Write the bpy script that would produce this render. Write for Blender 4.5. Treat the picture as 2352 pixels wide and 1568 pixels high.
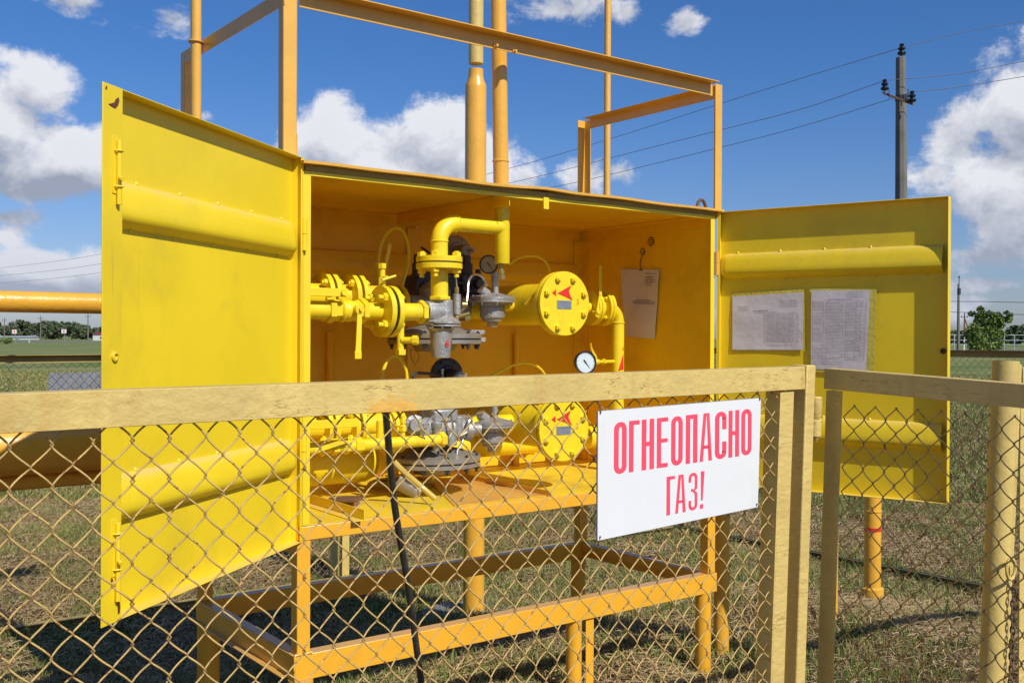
import bpy, bmesh, math, random
import numpy as np
from math import sin, cos, tan, pi, radians, atan2, asin, sqrt, hypot
from mathutils import Vector as V, Matrix
random.seed(7); RNG = np.random.default_rng(11)
for o in list(bpy.data.objects): bpy.data.objects.remove(o)
sc = bpy.context.scene
COL = sc.collection

# ------------------------------------------------------------------ camera
FW = V((0.6042621, 0.7967756, -0.0039856)); RT = V((0.7967845, -0.6042454, 0.0046824)); UP = V((-0.0013226, 0.0060051, 0.9999811))
CAM = V((-1.7797, -3.7041, 1.6)); FPX = 2359.49
cam = bpy.data.cameras.new('camera'); co = bpy.data.objects.new('camera', cam); COL.objects.link(co)
cam.sensor_width = 36; cam.lens = 36 * FPX / 2352; cam.clip_start = .05; cam.clip_end = 6000
M = Matrix((RT, UP, -FW)).transposed().to_4x4(); M.translation = CAM; co.matrix_world = M
sc.camera = co

# ------------------------------------------------------------------ sun, sky with clouds
SUN_EL = radians(42.5); SUN_AZ = radians(177.8)          # azimuth from +Y towards +X
SD = V((sin(SUN_AZ) * cos(SUN_EL), cos(SUN_AZ) * cos(SUN_EL), sin(SUN_EL)))
sl = bpy.data.lights.new('sun', 'SUN'); sl.energy = 4.5; sl.angle = radians(.53); sl.color = (1, .955, .87)
so = bpy.data.objects.new('sun', sl); COL.objects.link(so); so.rotation_euler = SD.to_track_quat('Z', 'Y').to_euler(); so.location = (0, -6, 9)
sc.view_settings.view_transform = 'Standard'; sc.view_settings.look = 'None'; sc.view_settings.exposure = 0.0; sc.view_settings.gamma = 1
sc.render.engine = 'CYCLES'; sc.cycles.max_bounces = 7; sc.cycles.diffuse_bounces = 5; sc.cycles.glossy_bounces = 2; sc.cycles.transmission_bounces = 1

class Nt:
    """tiny helper for node trees"""
    def __init__(s, t): s.t = t; s.L = t.links
    def n(s, typ, **k):
        x = s.t.nodes.new(typ)
        for a, b in k.items(): setattr(x, a, b)
        return x
    def put(s, sock, v):
        if hasattr(v, 'is_linked') or isinstance(v, bpy.types.NodeSocket): s.L.new(v, sock)
        else: sock.default_value = v
    def m(s, op, a, b=0., c=0., clamp=False):
        x = s.n('ShaderNodeMath', operation=op); x.use_clamp = clamp
        s.put(x.inputs[0], a); s.put(x.inputs[1], b); s.put(x.inputs[2], c); return x.outputs[0]
    def vm(s, op, a, b=(0, 0, 0), out=0):
        x = s.n('ShaderNodeVectorMath', operation=op); s.put(x.inputs[0], a); s.put(x.inputs[1], b); return x.outputs[out]
    def xyz(s, a, b, c):
        x = s.n('ShaderNodeCombineXYZ'); s.put(x.inputs[0], a); s.put(x.inputs[1], b); s.put(x.inputs[2], c); return x.outputs[0]
    def noise(s, vec, scale, detail=4, rough=.55, dist=0., out='Fac'):
        x = s.n('ShaderNodeTexNoise'); s.put(x.inputs['Vector'], vec); x.inputs['Scale'].default_value = scale
        x.inputs['Detail'].default_value = detail; x.inputs['Roughness'].default_value = rough; x.inputs['Distortion'].default_value = dist
        return x.outputs[out]
    def ramp(s, fac, a, b, lo=0., hi=1., sm=True):
        x = s.n('ShaderNodeMapRange', interpolation_type='SMOOTHSTEP' if sm else 'LINEAR')
        s.put(x.inputs[0], fac); s.put(x.inputs[1], a); s.put(x.inputs[2], b); s.put(x.inputs[3], lo); s.put(x.inputs[4], hi); return x.outputs[0]
    def mix(s, f, a, b, typ='MIX'):
        x = s.n('ShaderNodeMix', data_type='RGBA', blend_type=typ); s.put(x.inputs[0], f)
        s.put(x.inputs[6], a if not isinstance(a, tuple) else (*a[:3], 1)); s.put(x.inputs[7], b if not isinstance(b, tuple) else (*b[:3], 1)); return x.outputs[2]

wd = bpy.data.worlds.new('World'); sc.world = wd; wd.use_nodes = True
T = Nt(wd.node_tree); bg = wd.node_tree.nodes['Background']
sky = T.n('ShaderNodeTexSky', sky_type='NISHITA'); sky.sun_disc = False; sky.sun_elevation = SUN_EL; sky.sun_rotation = SUN_AZ
sky.air_density = 1.0; sky.dust_density = .55; sky.ozone_density = 3.0
tc = T.n('ShaderNodeTexCoord').outputs['Generated']
YAW = 0.6488
sep = T.n('ShaderNodeSeparateXYZ'); T.L.new(tc, sep.inputs[0]); sx, sy, sz = sep.outputs
ca = T.m('SUBTRACT', T.m('MULTIPLY', sx, cos(YAW)), T.m('MULTIPLY', sy, sin(YAW)))
cb = T.m('ADD', T.m('MULTIPLY', sx, sin(YAW)), T.m('MULTIPLY', sy, cos(YAW)))
az = T.m('ARCTAN2', ca, cb); el = T.m('ARCSINE', sz)
def ae(px, py):
    d = (FW * FPX + RT * (px - 1176) - UP * (py - 784)).normalized()
    return (atan2(d.x * cos(YAW) - d.y * sin(YAW), d.x * sin(YAW) + d.y * cos(YAW)), asin(d.z))
# compass position, half width, half height, weight of every cloud (photo-pixel values turned into directions)
CL = [(760, 330, 130, 110, 1.15), (880, 350, 150, 95, 1.1), (1010, 335, 140, 110, 1.2), (1120, 370, 90, 70, .9), (900, 405, 330, 95, 1.25),
      (1215, 408, 60, 50, .8), (1330, 410, 80, 75, 1.0), (1430, 395, 60, 38, .7),
      (2370, 250, 170, 150, 1.2), (2330, 430, 170, 160, 1.15), (2430, 330, 200, 230, 1.2), (2210, 300, 90, 130, .8), (2280, 590, 130, 45, .8), (2160, 400, 50, 25, .6),
      (90, 215, 110, 100, 1.1), (10, 290, 150, 110, 1.15), (170, 360, 150, 85, 1.1), (60, 410, 200, 50, 1.1), (260, 330, 70, 70, .9),
      (120, 610, 210, 55, 1.05), (20, 545, 70, 40, .6), (140, 655, 240, 36, .8), (30, 135, 50, 28, .7), (15, 500, 60, 25, .5),
      (160, 0, 110, 40, .62), (400, 40, 60, 36, .62), (1290, 25, 120, 55, .72), (1440, 30, 60, 40, .66), (1575, 50, 60, 26, .6), (460, 268, 60, 22, .6),
      (2270, 655, 90, 22, .8), (2250, 695, 60, 18, .6), (2330, 490, 120, 60, 1.), (700, 690, 900, 30, .5), (1900, 710, 500, 26, .45),
      (-700, 300, 420, 180, 1.), (3300, 500, 420, 150, 1.)]
BIG = [0, 2, 4, 8, 9, 10, 14, 15, 16, 19]
def clouds(a, e, sel=None, det=8):
    p = T.xyz(a, e, 0.); cur = None
    for x, y, rx, ry, w in (CL if sel is None else [CL[i] for i in sel]):
        if -200 < x < 2600: a0, e0 = ae(x, y); rx_, ry_ = rx / FPX, ry / FPX
        else: a0, e0 = (x - 1176) / FPX, (784 - y) / FPX; rx_, ry_ = rx / FPX, ry / FPX
        d = T.vm('LENGTH', T.vm('MULTIPLY', T.vm('SUBTRACT', p, (a0, e0, 0)), (1 / rx_, 1 / ry_, 0)), out=1)
        v = T.m('MULTIPLY_ADD', d, -w, w)
        cur = v if cur is None else T.m('SMOOTH_MAX', cur, v, .18)
    nz = T.n('ShaderNodeTexNoise'); nz.noise_dimensions = '2D'; T.L.new(T.vm('MULTIPLY', p, (1, 1.25, 1)), nz.inputs['Vector'])
    nz.inputs['Scale'].default_value = 13; nz.inputs['Detail'].default_value = det; nz.inputs['Roughness'].default_value = .63; nz.inputs['Distortion'].default_value = .15
    return cur, T.m('MULTIPLY_ADD', nz.outputs['Fac'], 2.1, -1.08)
    return T.m('ADD', cur, T.m('MULTIPLY_ADD', nz.outputs['Fac'], 2.1, -1.08)), nz.outputs['Fac']
c1, n1 = clouds(az, el, None, 7)
cb1, _ = clouds(az, el, BIG, 0)
c2, n2 = clouds(T.m('ADD', az, .006), T.m('ADD', el, .022), BIG, 4)
D1 = T.m('ADD', c1, n1)
alpha = T.ramp(D1, -.02, .48)
alpha = T.m('MULTIPLY', alpha, T.ramp(el, -.01, .03))
lit = T.m('ADD', T.m('SUBTRACT', T.m('MAXIMUM', cb1, -.6), T.m('MAXIMUM', c2, -.6)), T.m('MULTIPLY', T.m('SUBTRACT', n1, n2), .8))
core = T.ramp(D1, .35, 1.1)
br = T.m('MULTIPLY_ADD', lit, 1.1, .62, clamp=True)
br = T.m('SUBTRACT', br, T.m('MULTIPLY', core, .06), clamp=True)
hz_ = T.ramp(el, .02, .14)
ccol = T.mix(br, (.33, .37, .47), (.83, .84, .89))
ccol = T.mix(hz_, T.mix(.45, ccol, (.42, .47, .60)), ccol)
tint = T.mix(T.ramp(el, -.02, .30), (.56, .60, .80), (.30, .54, .85))
skc = T.mix(1.0, sky.outputs[0], tint, 'MULTIPLY')
SKY = .125
skc = T.vm('SCALE', skc); skn = skc.node; skn.inputs['Scale'].default_value = SKY
fin = T.mix(T.m('MULTIPLY', alpha, .97), skc, ccol)
T.L.new(fin, bg.inputs[0]); bg.inputs[1].default_value = 1.0

# ------------------------------------------------------------------ measuring helpers (a line of sight meets a real plane of the place)
def ray(x, y): return FW * FPX + RT * (x - 1176) - UP * (y - 784)
def at(x, y, axis, val):
    d = ray(x, y); return CAM + d * ((val - CAM[axis]) / d[axis])
def Y(x, y, v=0.): return at(x, y, 1, v)
def Xp(x, y, v): return at(x, y, 0, v)
def G(x, y, z=0.): return at(x, y, 2, z)
def hit(x, y, p0, n):
    d = ray(x, y); return CAM + d * ((p0 - CAM).dot(n) / d.dot(n))
def dep(x, y, Z): d = ray(x, y); return CAM + d * (Z / FPX)

# ------------------------------------------------------------------ materials
MAT = {}
def mat(name, base, rough=.45, var=.12, vs=6., metal=0., bump=.05, bs=60., spots=None, spot_amt=0., spot_scale=14., dirt=None, dirt_amt=0., dirt_scale=3., cracks=0., sheetwear=False, dust=None, patch=None, coat=0., spec=.5, attr=None, stretch=(1, 1, 1)):
    if name in MAT: return MAT[name]
    m = bpy.data.materials.new(name); m.use_nodes = True; t = Nt(m.node_tree); b = m.node_tree.nodes['Principled BSDF']
    oc = t.n('ShaderNodeTexCoord').outputs['Object']
    oc = t.vm('MULTIPLY', oc, stretch)
    n = t.noise(oc, vs, 5, .6)
    c = t.mix(t.ramp(n, .3, .7), tuple(max(0, x * (1 - var)) for x in base), tuple(min(1, x * (1 + var * .6)) for x in base))
    r = None
    if dirt:
        dn = t.m('MULTIPLY', t.ramp(t.noise(oc, dirt_scale, 7, .68, .4), .48, .78), dirt_amt); c = t.mix(dn, c, dirt)
    if spots:
        sn = t.ramp(t.noise(oc, spot_scale, 6, .7), .74 - spot_amt, .77 - spot_amt + .02); c = t.mix(sn, c, spots)
        r = t.m('MULTIPLY_ADD', sn, .35, rough)
    if cracks:
        v = t.noise(t.vm('MULTIPLY', oc, (1, 1, 5)), 7, 5, .6); v2 = t.noise(oc, 5, 2)
        ck = t.m('MULTIPLY', t.ramp(t.m('ABSOLUTE', t.m('SUBTRACT', v, .5)), .004, .012, 1, 0), t.ramp(v2, .5, .6)); c = t.mix(t.m('MULTIPLY', ck, cracks), c, tuple(x * .42 for x in base))
        sv = t.ramp(t.noise(t.vm('MULTIPLY', oc, (9, 9, .9)), 2, 3), .52, .72); c = t.mix(t.m('MULTIPLY', sv, .38), c, (base[0] * .8, base[1] * .62, base[2] * .45))
    if patch:
        d = t.vm('LENGTH', t.vm('MULTIPLY', t.vm('SUBTRACT', oc, patch[0]), patch[1]), out=1)
        k = t.ramp(t.m('ADD', t.m('SUBTRACT', 1., d), t.m('MULTIPLY_ADD', t.noise(oc, 42, 8, .8), 3.6, -2.0)), -.02, .16); c = t.mix(t.m('MULTIPLY', k, .8), c, (.76, .40, .06))
    if sheetwear:
        sk = t.m('MULTIPLY', t.ramp(t.noise(oc, 150, 2, .6), .62, .70), t.ramp(t.noise(oc, 1.4, 4), .48, .66)); c = t.mix(t.m('MULTIPLY', sk, .55), c, (.30, .24, .06))
        st_ = t.m('MULTIPLY', t.ramp(t.noise(t.vm('MULTIPLY', oc, (13, 13, .7)), 1.6, 4, .6), .62, .74), t.ramp(t.noise(oc, 2.1, 3), .5, .62)); c = t.mix(t.m('MULTIPLY', st_, .5), c, (.60, .33, .03))
        sm_ = t.ramp(t.noise(t.vm('MULTIPLY', oc, (1.2, 1.2, 3)), 1.5, 7, .7, .8), .56, .8); c = t.mix(t.m('MULTIPLY', sm_, .3), c, (.50, .38, .08))
    if attr:
        an = t.n('ShaderNodeAttribute'); an.attribute_name = attr; k = t.m('MULTIPLY', an.outputs['Fac'], t.ramp(t.noise(oc, 70, 4, .7), .3, .6, .35, 1.)); c = t.mix(k, c, (.10, .04, .018))
    if dust:
        ns = t.n('ShaderNodeSeparateXYZ'); t.L.new(t.n('ShaderNodeNewGeometry').outputs['Normal'], ns.inputs[0])
        c = t.mix(t.m('MULTIPLY', t.ramp(ns.outputs[2], .25, .8), t.ramp(t.noise(oc, 9, 5, .7), .3, .7, .25, .75)), c, dust)
    t.L.new(c, b.inputs['Base Color'])
    rn = t.m('MULTIPLY_ADD', t.noise(oc, vs * 3, 3), .2, rough - .1)
    t.L.new(r if r is not None else rn, b.inputs['Roughness'])
    b.inputs['Metallic'].default_value = metal; b.inputs['Specular IOR Level'].default_value = spec
    b.inputs['Coat Weight'].default_value = coat; b.inputs['Coat Roughness'].default_value = .2
    if bump:
        bp = t.n('ShaderNodeBump'); bp.inputs['Strength'].default_value = bump; bp.inputs['Distance'].default_value = .01
        t.L.new(t.noise(oc, bs, 4, .6), bp.inputs['Height']); t.L.new(bp.outputs[0], b.inputs['Normal'])
    MAT[name] = m; return m
RUST = (.16, .055, .02)
yel = mat('yellow_paint', (.86, .63, .018), .42, .05, 2.5, bump=.14, bs=4, sheetwear=True, spots=(.34, .16, .02), spot_amt=-.03, spot_scale=26, dirt=(.42, .30, .05), dirt_amt=.35, dirt_scale=2.2, dust=(.62, .45, .20))
yin = mat('inside_yellow_paint', (.91, .56, .012), .48, .06, 2.5, bump=.14, bs=4, sheetwear=True, spots=(.25, .10, .02), spot_amt=-.03, spot_scale=22, dirt=(.45, .24, .02), dirt_amt=.4, dirt_scale=3)
yel2 = mat('yellow_pipe_paint', (.88, .65, .015), .38, .06, 8, bump=.12, bs=40, spots=(.35, .2, .03), spot_amt=-.04, spot_scale=30, dirt=(.55, .36, .04), dirt_amt=.6, dirt_scale=9)
pan = mat('yellow_floor_paint', (.80, .57, .03), .5, .1, 5, bump=.08, bs=30, dirt=(.38, .24, .05), dirt_amt=.75, dirt_scale=3.5, spots=RUST, spot_amt=.0, spot_scale=18)
org = mat('orange_paint', (.86, .42, .028), .36, .06, 5, bump=.12, bs=35, spots=(.22, .08, .02), spot_amt=-.04, spot_scale=30, dirt=(.5, .24, .03), dirt_amt=.3, dirt_scale=5, coat=.25, dust=(.50, .33, .17))
org2 = mat('orange_pipe_paint', (.82, .42, .045), .3, .06, 5, bump=.25, bs=28, dirt=(.55, .28, .03), dirt_amt=.3, dirt_scale=6, coat=.4, spots=(.2, .08, .02), spot_amt=-.05)
peach = mat('ochre_paint', (.77, .42, .065), .4, .07, 5, bump=.15, bs=35, spots=(.3, .15, .04), spot_amt=-.03, spot_scale=24, dirt=(.5, .32, .1), dirt_amt=.3, dirt_scale=4, coat=.15)
khk = mat('khaki_fence_paint', (.67, .49, .155), .52, .12, 5, bump=.4, bs=40, spots=(.30, .10, .025), spot_amt=.05, spot_scale=15, dirt=(.42, .30, .11), dirt_amt=.45, dirt_scale=6, cracks=.8, stretch=(.6, 1, 1.3))
khr = mat('khaki_rail_paint', (.67, .49, .155), .52, .12, 5, bump=.4, bs=40, spots=(.30, .10, .025), spot_amt=.055, spot_scale=17, dirt=(.45, .33, .12), dirt_amt=.5, dirt_scale=6, cracks=.9, patch=((Y(905, 940, -1.93).x + 1.5, 0, Y(905, 940, -1.93).z), (1 / .085, 0, 1 / .028)))
khkp = mat('khaki_pipe_paint', (.68, .50, .15), .45, .1, 5, bump=.25, bs=40, spots=(.25, .1, .03), spot_amt=-.0, spot_scale=20, dirt=(.42, .30, .11), dirt_amt=.4, dirt_scale=6)
wirem = mat('painted_wire', (.59, .39, .125), .5, .14, 20, bump=.2, bs=200, spots=(.24, .09, .03), spot_amt=.17, spot_scale=50, attr='rust')
fwire = mat('old_wire', (.44, .29, .10), .55, .2, 20, bump=0, spots=(.13, .06, .025), spot_amt=.14, spot_scale=40)
alu = mat('cast_aluminium', (.44, .43, .41), .47, .16, 14, metal=.55, bump=.35, bs=90, dirt=(.17, .14, .10), dirt_amt=.75, dirt_scale=9)
alud = mat('dusty_aluminium', (.33, .30, .255), .5, .15, 14, metal=.45, bump=.2, bs=60, dirt=(.30, .24, .16), dirt_amt=.8, dirt_scale=6)
dark = mat('dark_iron', (.055, .055, .065), .45, .2, 12, metal=.3, bump=.1, dirt=(.12, .10, .08), dirt_amt=.5)
steel = mat('zinc_steel', (.60, .58, .52), .3, .1, 30, metal=.9, bump=.05)
brass = mat('old_brass', (.42, .33, .12), .4, .1, 30, metal=.7, bump=.05)
blk = mat('black_plastic', (.018, .018, .02), .35, .1, 20, bump=.1)
hosem = mat('black_hose_rubber', (.035, .034, .032), .38, .3, 30, bump=.2, bs=200, dirt=(.12, .10, .07), dirt_amt=.5)
red = mat('red_paint', (.72, .03, .02), .45, .08, 20, bump=0)
redv = mat('red_vinyl', (.86, .085, .14), .35, .06, 9, bump=0)
white = mat('white_sign_face', (.77, .775, .77), .3, .03, 3, bump=.03, bs=5, dirt=(.60, .58, .52), dirt_amt=.25, dirt_scale=6)
grey = mat('grey_sheet_edge', (.30, .33, .36), .5, .1, 10)
dial = mat('gauge_dial', (.62, .72, .78), .3, .02, 4, bump=0)
dial2 = mat('old_gauge_dial', (.45, .38, .24), .4, .1, 20, bump=0)
paper = mat('paper', (.66, .62, .66), .55, .06, 12, bump=.5, bs=9)
film = mat('clear_film', (.66, .56, .10), .25, .05, 12, bump=.5, bs=14)
ink = mat('ink', (.13, .13, .17), .6, .1, 30, bump=0)
conc = mat('concrete', (.26, .25, .23), .8, .15, 3, bump=.3, bs=30, dirt=(.15, .14, .12), dirt_amt=.6)
rustm = mat('rusty_steel', (.17, .085, .045), .7, .3, 12, bump=.3, bs=50)
tub = mat('clear_tubing', (.55, .40, .08), .2, .1, 10, bump=0)
wallm = mat('white_paint', (.62, .62, .60), .6, .08, 2, bump=0)
roofr = mat('dark_red_roof', (.22, .035, .04), .6, .1, 2, bump=0)
galv = mat('galvanised_sheet', (.26, .29, .34), .45, .15, 10, metal=.3, bump=.1)
asph = mat('asphalt', (.16, .16, .165), .85, .1, 1., bump=0)

# ------------------------------------------------------------------ mesh helpers
ORG = {}
class MB:
    def __init__(s): s.v = []; s.f = []
    def add(s, vs, fs):
        k = len(s.v); s.v += [V(x) for x in vs]; s.f += [tuple(i + k for i in f) for f in fs]; return s
    def frame(s, O, u, v, w, a, b):      # box from local a to b in frame O,u,v,w
        P = [O + u * x + v * y + w * z for z in (a[2], b[2]) for y in (a[1], b[1]) for x in (a[0], b[0])]
        return s.add(P, [(0, 2, 3, 1), (4, 5, 7, 6), (0, 1, 5, 4), (2, 6, 7, 3), (0, 4, 6, 2), (1, 3, 7, 5)])
    def box(s, a, b):
        a, b = V([min(p, q) for p, q in zip(a, b)]), V([max(p, q) for p, q in zip(a, b)])
        return s.frame(V((0, 0, 0)), V((1, 0, 0)), V((0, 1, 0)), V((0, 0, 1)), a, b)
    def lathe(s, p0, ax, prof, n=24, cap=(True, True), up=None):
        p0 = V(p0); ax = V(ax).normalized(); h = V(up) if up else (V((0, 0, 1)) if abs(ax.z) < .9 else V((1, 0, 0)))
        u = ax.cross(h).normalized(); w = ax.cross(u); vs = []
        for t, r in prof:
            for i in range(n): a = 2 * pi * (i + .5) / n; vs.append(p0 + ax * t + (u * cos(a) + w * sin(a)) * r)
        fs = [(j * n + i, j * n + (i + 1) % n, (j + 1) * n + (i + 1) % n, (j + 1) * n + i) for j in range(len(prof) - 1) for i in range(n)]
        if cap[0]: fs.append(tuple(range(n - 1, -1, -1)))
        if cap[1]: fs.append(tuple(range((len(prof) - 1) * n, len(prof) * n)))
        return s.add(vs, fs)
    def cyl(s, p0, p1, r, r2=None, n=20, cap=(True, True)):
        p0 = V(p0); p1 = V(p1); d = p1 - p0; return s.lathe(p0, d, [(0, r), (d.length, r if r2 is None else r2)], n, cap)
    def tube(s, pts, r, n=8, cap=True, rs=None):
        pts = [V(p) for p in pts]; N = len(pts); t0 = (pts[1] - pts[0]).normalized()
        h = V((0, 0, 1)) if abs(t0.z) < .9 else V((1, 0, 0)); u = t0.cross(h).normalized(); vs = []
        for i, p in enumerate(pts):
            t = (pts[min(i + 1, N - 1)] - pts[max(i - 1, 0)]).normalized(); u = (u - t * u.dot(t)).normalized(); w = t.cross(u)
            rr = rs[i] if rs else r
            for k in range(n): a = 2 * pi * k / n; vs.append(p + (u * cos(a) + w * sin(a)) * rr)
        fs = [(j * n + i, j * n + (i + 1) % n, (j + 1) * n + (i + 1) % n, (j + 1) * n + i) for j in range(N - 1) for i in range(n)]
        if cap: fs += [tuple(range(n - 1, -1, -1)), tuple(range((N - 1) * n, N * n))]
        return s.add(vs, fs)
    def prism(s, poly, O, u, v, w, h):
        n = len(poly); P = [O + u * a + v * b for a, b in poly]; vs = P + [p + w * h for p in P]
        return s.add(vs, [tuple(range(n - 1, -1, -1)), tuple(range(n, 2 * n))] + [(i, (i + 1) % n, n + (i + 1) % n, n + i) for i in range(n)])
    def quad(s, *p): return s.add(p, [tuple(range(len(p)))])
    def mesh(s, name, m, org, smooth=True, ang=34):
        me = bpy.data.meshes.new(name); me.from_pydata([v - org for v in s.v], [], s.f); me.materials.append(m)
        bm = bmesh.new(); bm.from_mesh(me); bmesh.ops.recalc_face_normals(bm, faces=bm.faces); bm.to_mesh(me); bm.free()
        if smooth:
            me.shade_smooth(); me.set_sharp_from_angle(angle=radians(ang))
        return me
    def obj(s, name, m, parent=None, bev=0., org=None, smooth=True, ang=34):
        if parent is not None: O = ORG[parent.name]
        elif org is not None: O = V(org)
        else:
            O = V((sum(v.x for v in s.v) / len(s.v), sum(v.y for v in s.v) / len(s.v), min(v.z for v in s.v)))
        o = bpy.data.objects.new(name, s.mesh(name, m, O, smooth, ang)); COL.objects.link(o)
        if parent is not None: o.parent = parent
        else: o.location = O
        ORG[o.name] = O
        if bev:
            b = o.modifiers.new('bevel', 'BEVEL'); b.width = bev; b.segments = 2; b.limit_method = 'ANGLE'; b.angle_limit = radians(40)
        return o
def tag(o, label=None, cat=None, group=None, kind=None):
    if label: o['label'] = label
    if cat: o['category'] = cat
    if group: o['group'] = group
    if kind: o['kind'] = kind
    return o
def thing(name, loc, label, cat, group=None):
    o = bpy.data.objects.new(name, None); COL.objects.link(o); o.location = loc; o.empty_display_size = .1; ORG[o.name] = V(loc)
    return tag(o, label, cat, group)
def kids(o): return [c for c in bpy.data.objects if c.parent == o]
def copy_tree(o, shift=None, parent=None):
    ch = kids(o); c = o.copy(); COL.objects.link(c); ORG[c.name] = ORG[o.name] + (V(shift) if shift else V((0, 0, 0)))
    if parent: c.parent = parent
    if shift: c.location = o.location + V(shift)
    for k in ch: copy_tree(k, None, c); 
    return c
BOLT = {}
def bolt(parent, p, ax, r=.011, l=.045, m=None, name='bolt'):
    """hex bolt head with its shank end, one object per bolt"""
    m = m or yel2; key = (round(r, 4), round(l, 4), m.name)
    if key not in BOLT:
        b = MB(); b.lathe((0, 0, 0), (0, 0, 1), [(0, r), (r * .85, r), (r * .95, r * .88)], 6); b.cyl((0, 0, r * .95), (0, 0, r * .95 + l * .25), r * .55, n=10)
        BOLT[key] = b.mesh('bolt', m, V((0, 0, 0)))
    o = bpy.data.objects.new(name, BOLT[key]); COL.objects.link(o); o.parent = parent
    O = ORG[parent.name]; q = V(ax).to_track_quat('Z', 'Y') @ Matrix.Rotation(random.random() * 1.05, 3, 'Z').to_quaternion()
    o.location = V(p) - O; o.rotation_mode = 'QUATERNION'; o.rotation_quaternion = q; ORG[o.name] = V(p); return o
def ringpts(c, ax, R, n, ph=0.):
    ax = V(ax).normalized(); h = V((0, 0, 1)) if abs(ax.z) < .9 else V((1, 0, 0)); u = ax.cross(h).normalized(); w = ax.cross(u)
    return [V(c) + (u * cos(2 * pi * (i + ph) / n) + w * sin(2 * pi * (i + ph) / n)) * R for i in range(n)]
def bez(pts, n=24):
    """Catmull-Rom through the points"""
    P = [V(p) for p in pts]; P = [P[0] * 2 - P[1]] + P + [P[-1] * 2 - P[-2]]; out = []
    k = max(2, n // (len(P) - 3))
    for i in range(1, len(P) - 2):
        for j in range(k):
            t = j / k; a, b, c, d = P[i - 1:i + 3]
            out.append(.5 * ((2 * b) + (c - a) * t + (2 * a - 5 * b + 4 * c - d) * t * t + (3 * b - a - 3 * c + d) * t ** 3))
    out.append(P[-2]); return out
EX, EY, EZ = V((1, 0, 0)), V((0, 1, 0)), V((0, 0, 1))

# ------------------------------------------------------------------ ground and far setting (flat steppe)
def ground_mat():
    m = bpy.data.materials.new('dry_grass_soil'); m.use_nodes = True; t = Nt(m.node_tree); b = m.node_tree.nodes['Principled BSDF']
    g = t.n('ShaderNodeNewGeometry').outputs['Position']
    n1 = t.noise(g, .55, 6, .62, .6); n2 = t.noise(g, 9., 6, .7); n3 = t.noise(g, 60., 3, .7)
    c = t.mix(t.ramp(n2, .35, .65), (.085, .052, .022), (.23, .15, .07))
    c = t.mix(t.ramp(n3, .55, .75), c, (.38, .30, .17))
    gr = t.mix(t.ramp(n2, .3, .7), (.05, .075, .02), (.12, .15, .045))
    s = t.n('ShaderNodeSeparateXYZ'); t.L.new(g, s.inputs[0])
    dist = t.vm('LENGTH', g, out=1)
    far = t.ramp(dist, 9, 30, 0., .35)
    k = t.m('ADD', t.ramp(n1, .52, .66), far, clamp=True)
    c = t.mix(t.m('MULTIPLY', k, .8), c, gr)
    cf = t.mix(t.ramp(t.noise(t.vm('MULTIPLY', g, (.2, .6, 1)), .3, 6, .6), .35, .65), (.12, .175, .045), (.24, .24, .10))
    c = t.mix(t.ramp(dist, 18, 60), c, cf)
    t.L.new(c, b.inputs['Base Color']); b.inputs['Roughness'].default_value = .95; b.inputs['Specular IOR Level'].default_value = .1
    bp = t.n('ShaderNodeBump'); bp.inputs['Strength'].default_value = .7; bp.inputs['Distance'].default_value = .04
    t.L.new(t.m('ADD', n2, t.m('MULTIPLY', n3, .4)), bp.inputs['Height']); t.L.new(bp.outputs[0], b.inputs['Normal']); return m
gm = ground_mat()
def smo(t): t = np.clip(t, 0, 1); return t * t * (3 - 2 * t)
def gz(x, y): return -.12 - .38 * (1 - (1 - smo(y / 3.3)) * (1 - smo((x - 3.4) / 3.)) * (1 - smo((-x - 4) / 6.)) * (1 - smo((-y - 8) / 6.))) - .09 * np.exp(-((x - 2.33) ** 2 + (y + .05) ** 2) / .06)
def G(x, y, z=None):
    if z is not None: return at(x, y, 2, z)
    z = -.15
    for _ in range(30): p = at(x, y, 2, z); z = z * .5 + .5 * float(gz(p.x, p.y))
    return p
xs = np.linspace(-20, 24, 221); ys = np.linspace(-18, 24, 211); XX, YY = np.meshgrid(xs, ys); rg_ = np.random.default_rng(2)
edge = np.minimum.reduce([XX + 20, 24 - XX, YY + 18, 24 - YY]); ZZ = gz(XX, YY) + np.where(edge > 1, rg_.normal(0, .006, XX.shape), 0)
vv = np.stack([XX, YY, ZZ], -1).reshape(-1, 3); i_ = np.arange(210)[:, None] * 221 + np.arange(220)[None, :]; ff = np.stack([i_, i_ + 1, i_ + 222, i_ + 221], -1).reshape(-1, 4)
k = len(vv); B_ = 3000; ext = np.array([(-20, -18, -.5), (24, -18, -.5), (24, 24, -.5), (-20, 24, -.5), (-B_, -B_, -.5), (B_, -B_, -.5), (B_, B_, -.5), (-B_, B_, -.5)])
vv = np.concatenate([vv, ext]); ff = np.concatenate([ff, np.array([(k + 4, k + 5, k + 1, k), (k + 5, k + 6, k + 2, k + 1), (k + 6, k + 7, k + 3, k + 2), (k + 7, k + 4, k, k + 3)])])
def mesh_np(name, vv, ff, m, smooth=True):
    me = bpy.data.meshes.new(name); me.vertices.add(len(vv)); me.vertices.foreach_set('co', vv.astype(np.float32).ravel())
    k = ff.shape[1]; me.loops.add(ff.size); me.loops.foreach_set('vertex_index', ff.astype(np.int32).ravel())
    me.polygons.add(len(ff)); me.polygons.foreach_set('loop_start', (np.arange(len(ff)) * k).astype(np.int32)); me.polygons.foreach_set('loop_total', np.full(len(ff), k, np.int32))
    me.materials.append(m); me.update(calc_edges=True)
    if smooth: me.shade_smooth()
    return me
go = bpy.data.objects.new('ground', mesh_np('ground', vv, ff, gm)); COL.objects.link(go); tag(go, kind='structure')

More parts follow.
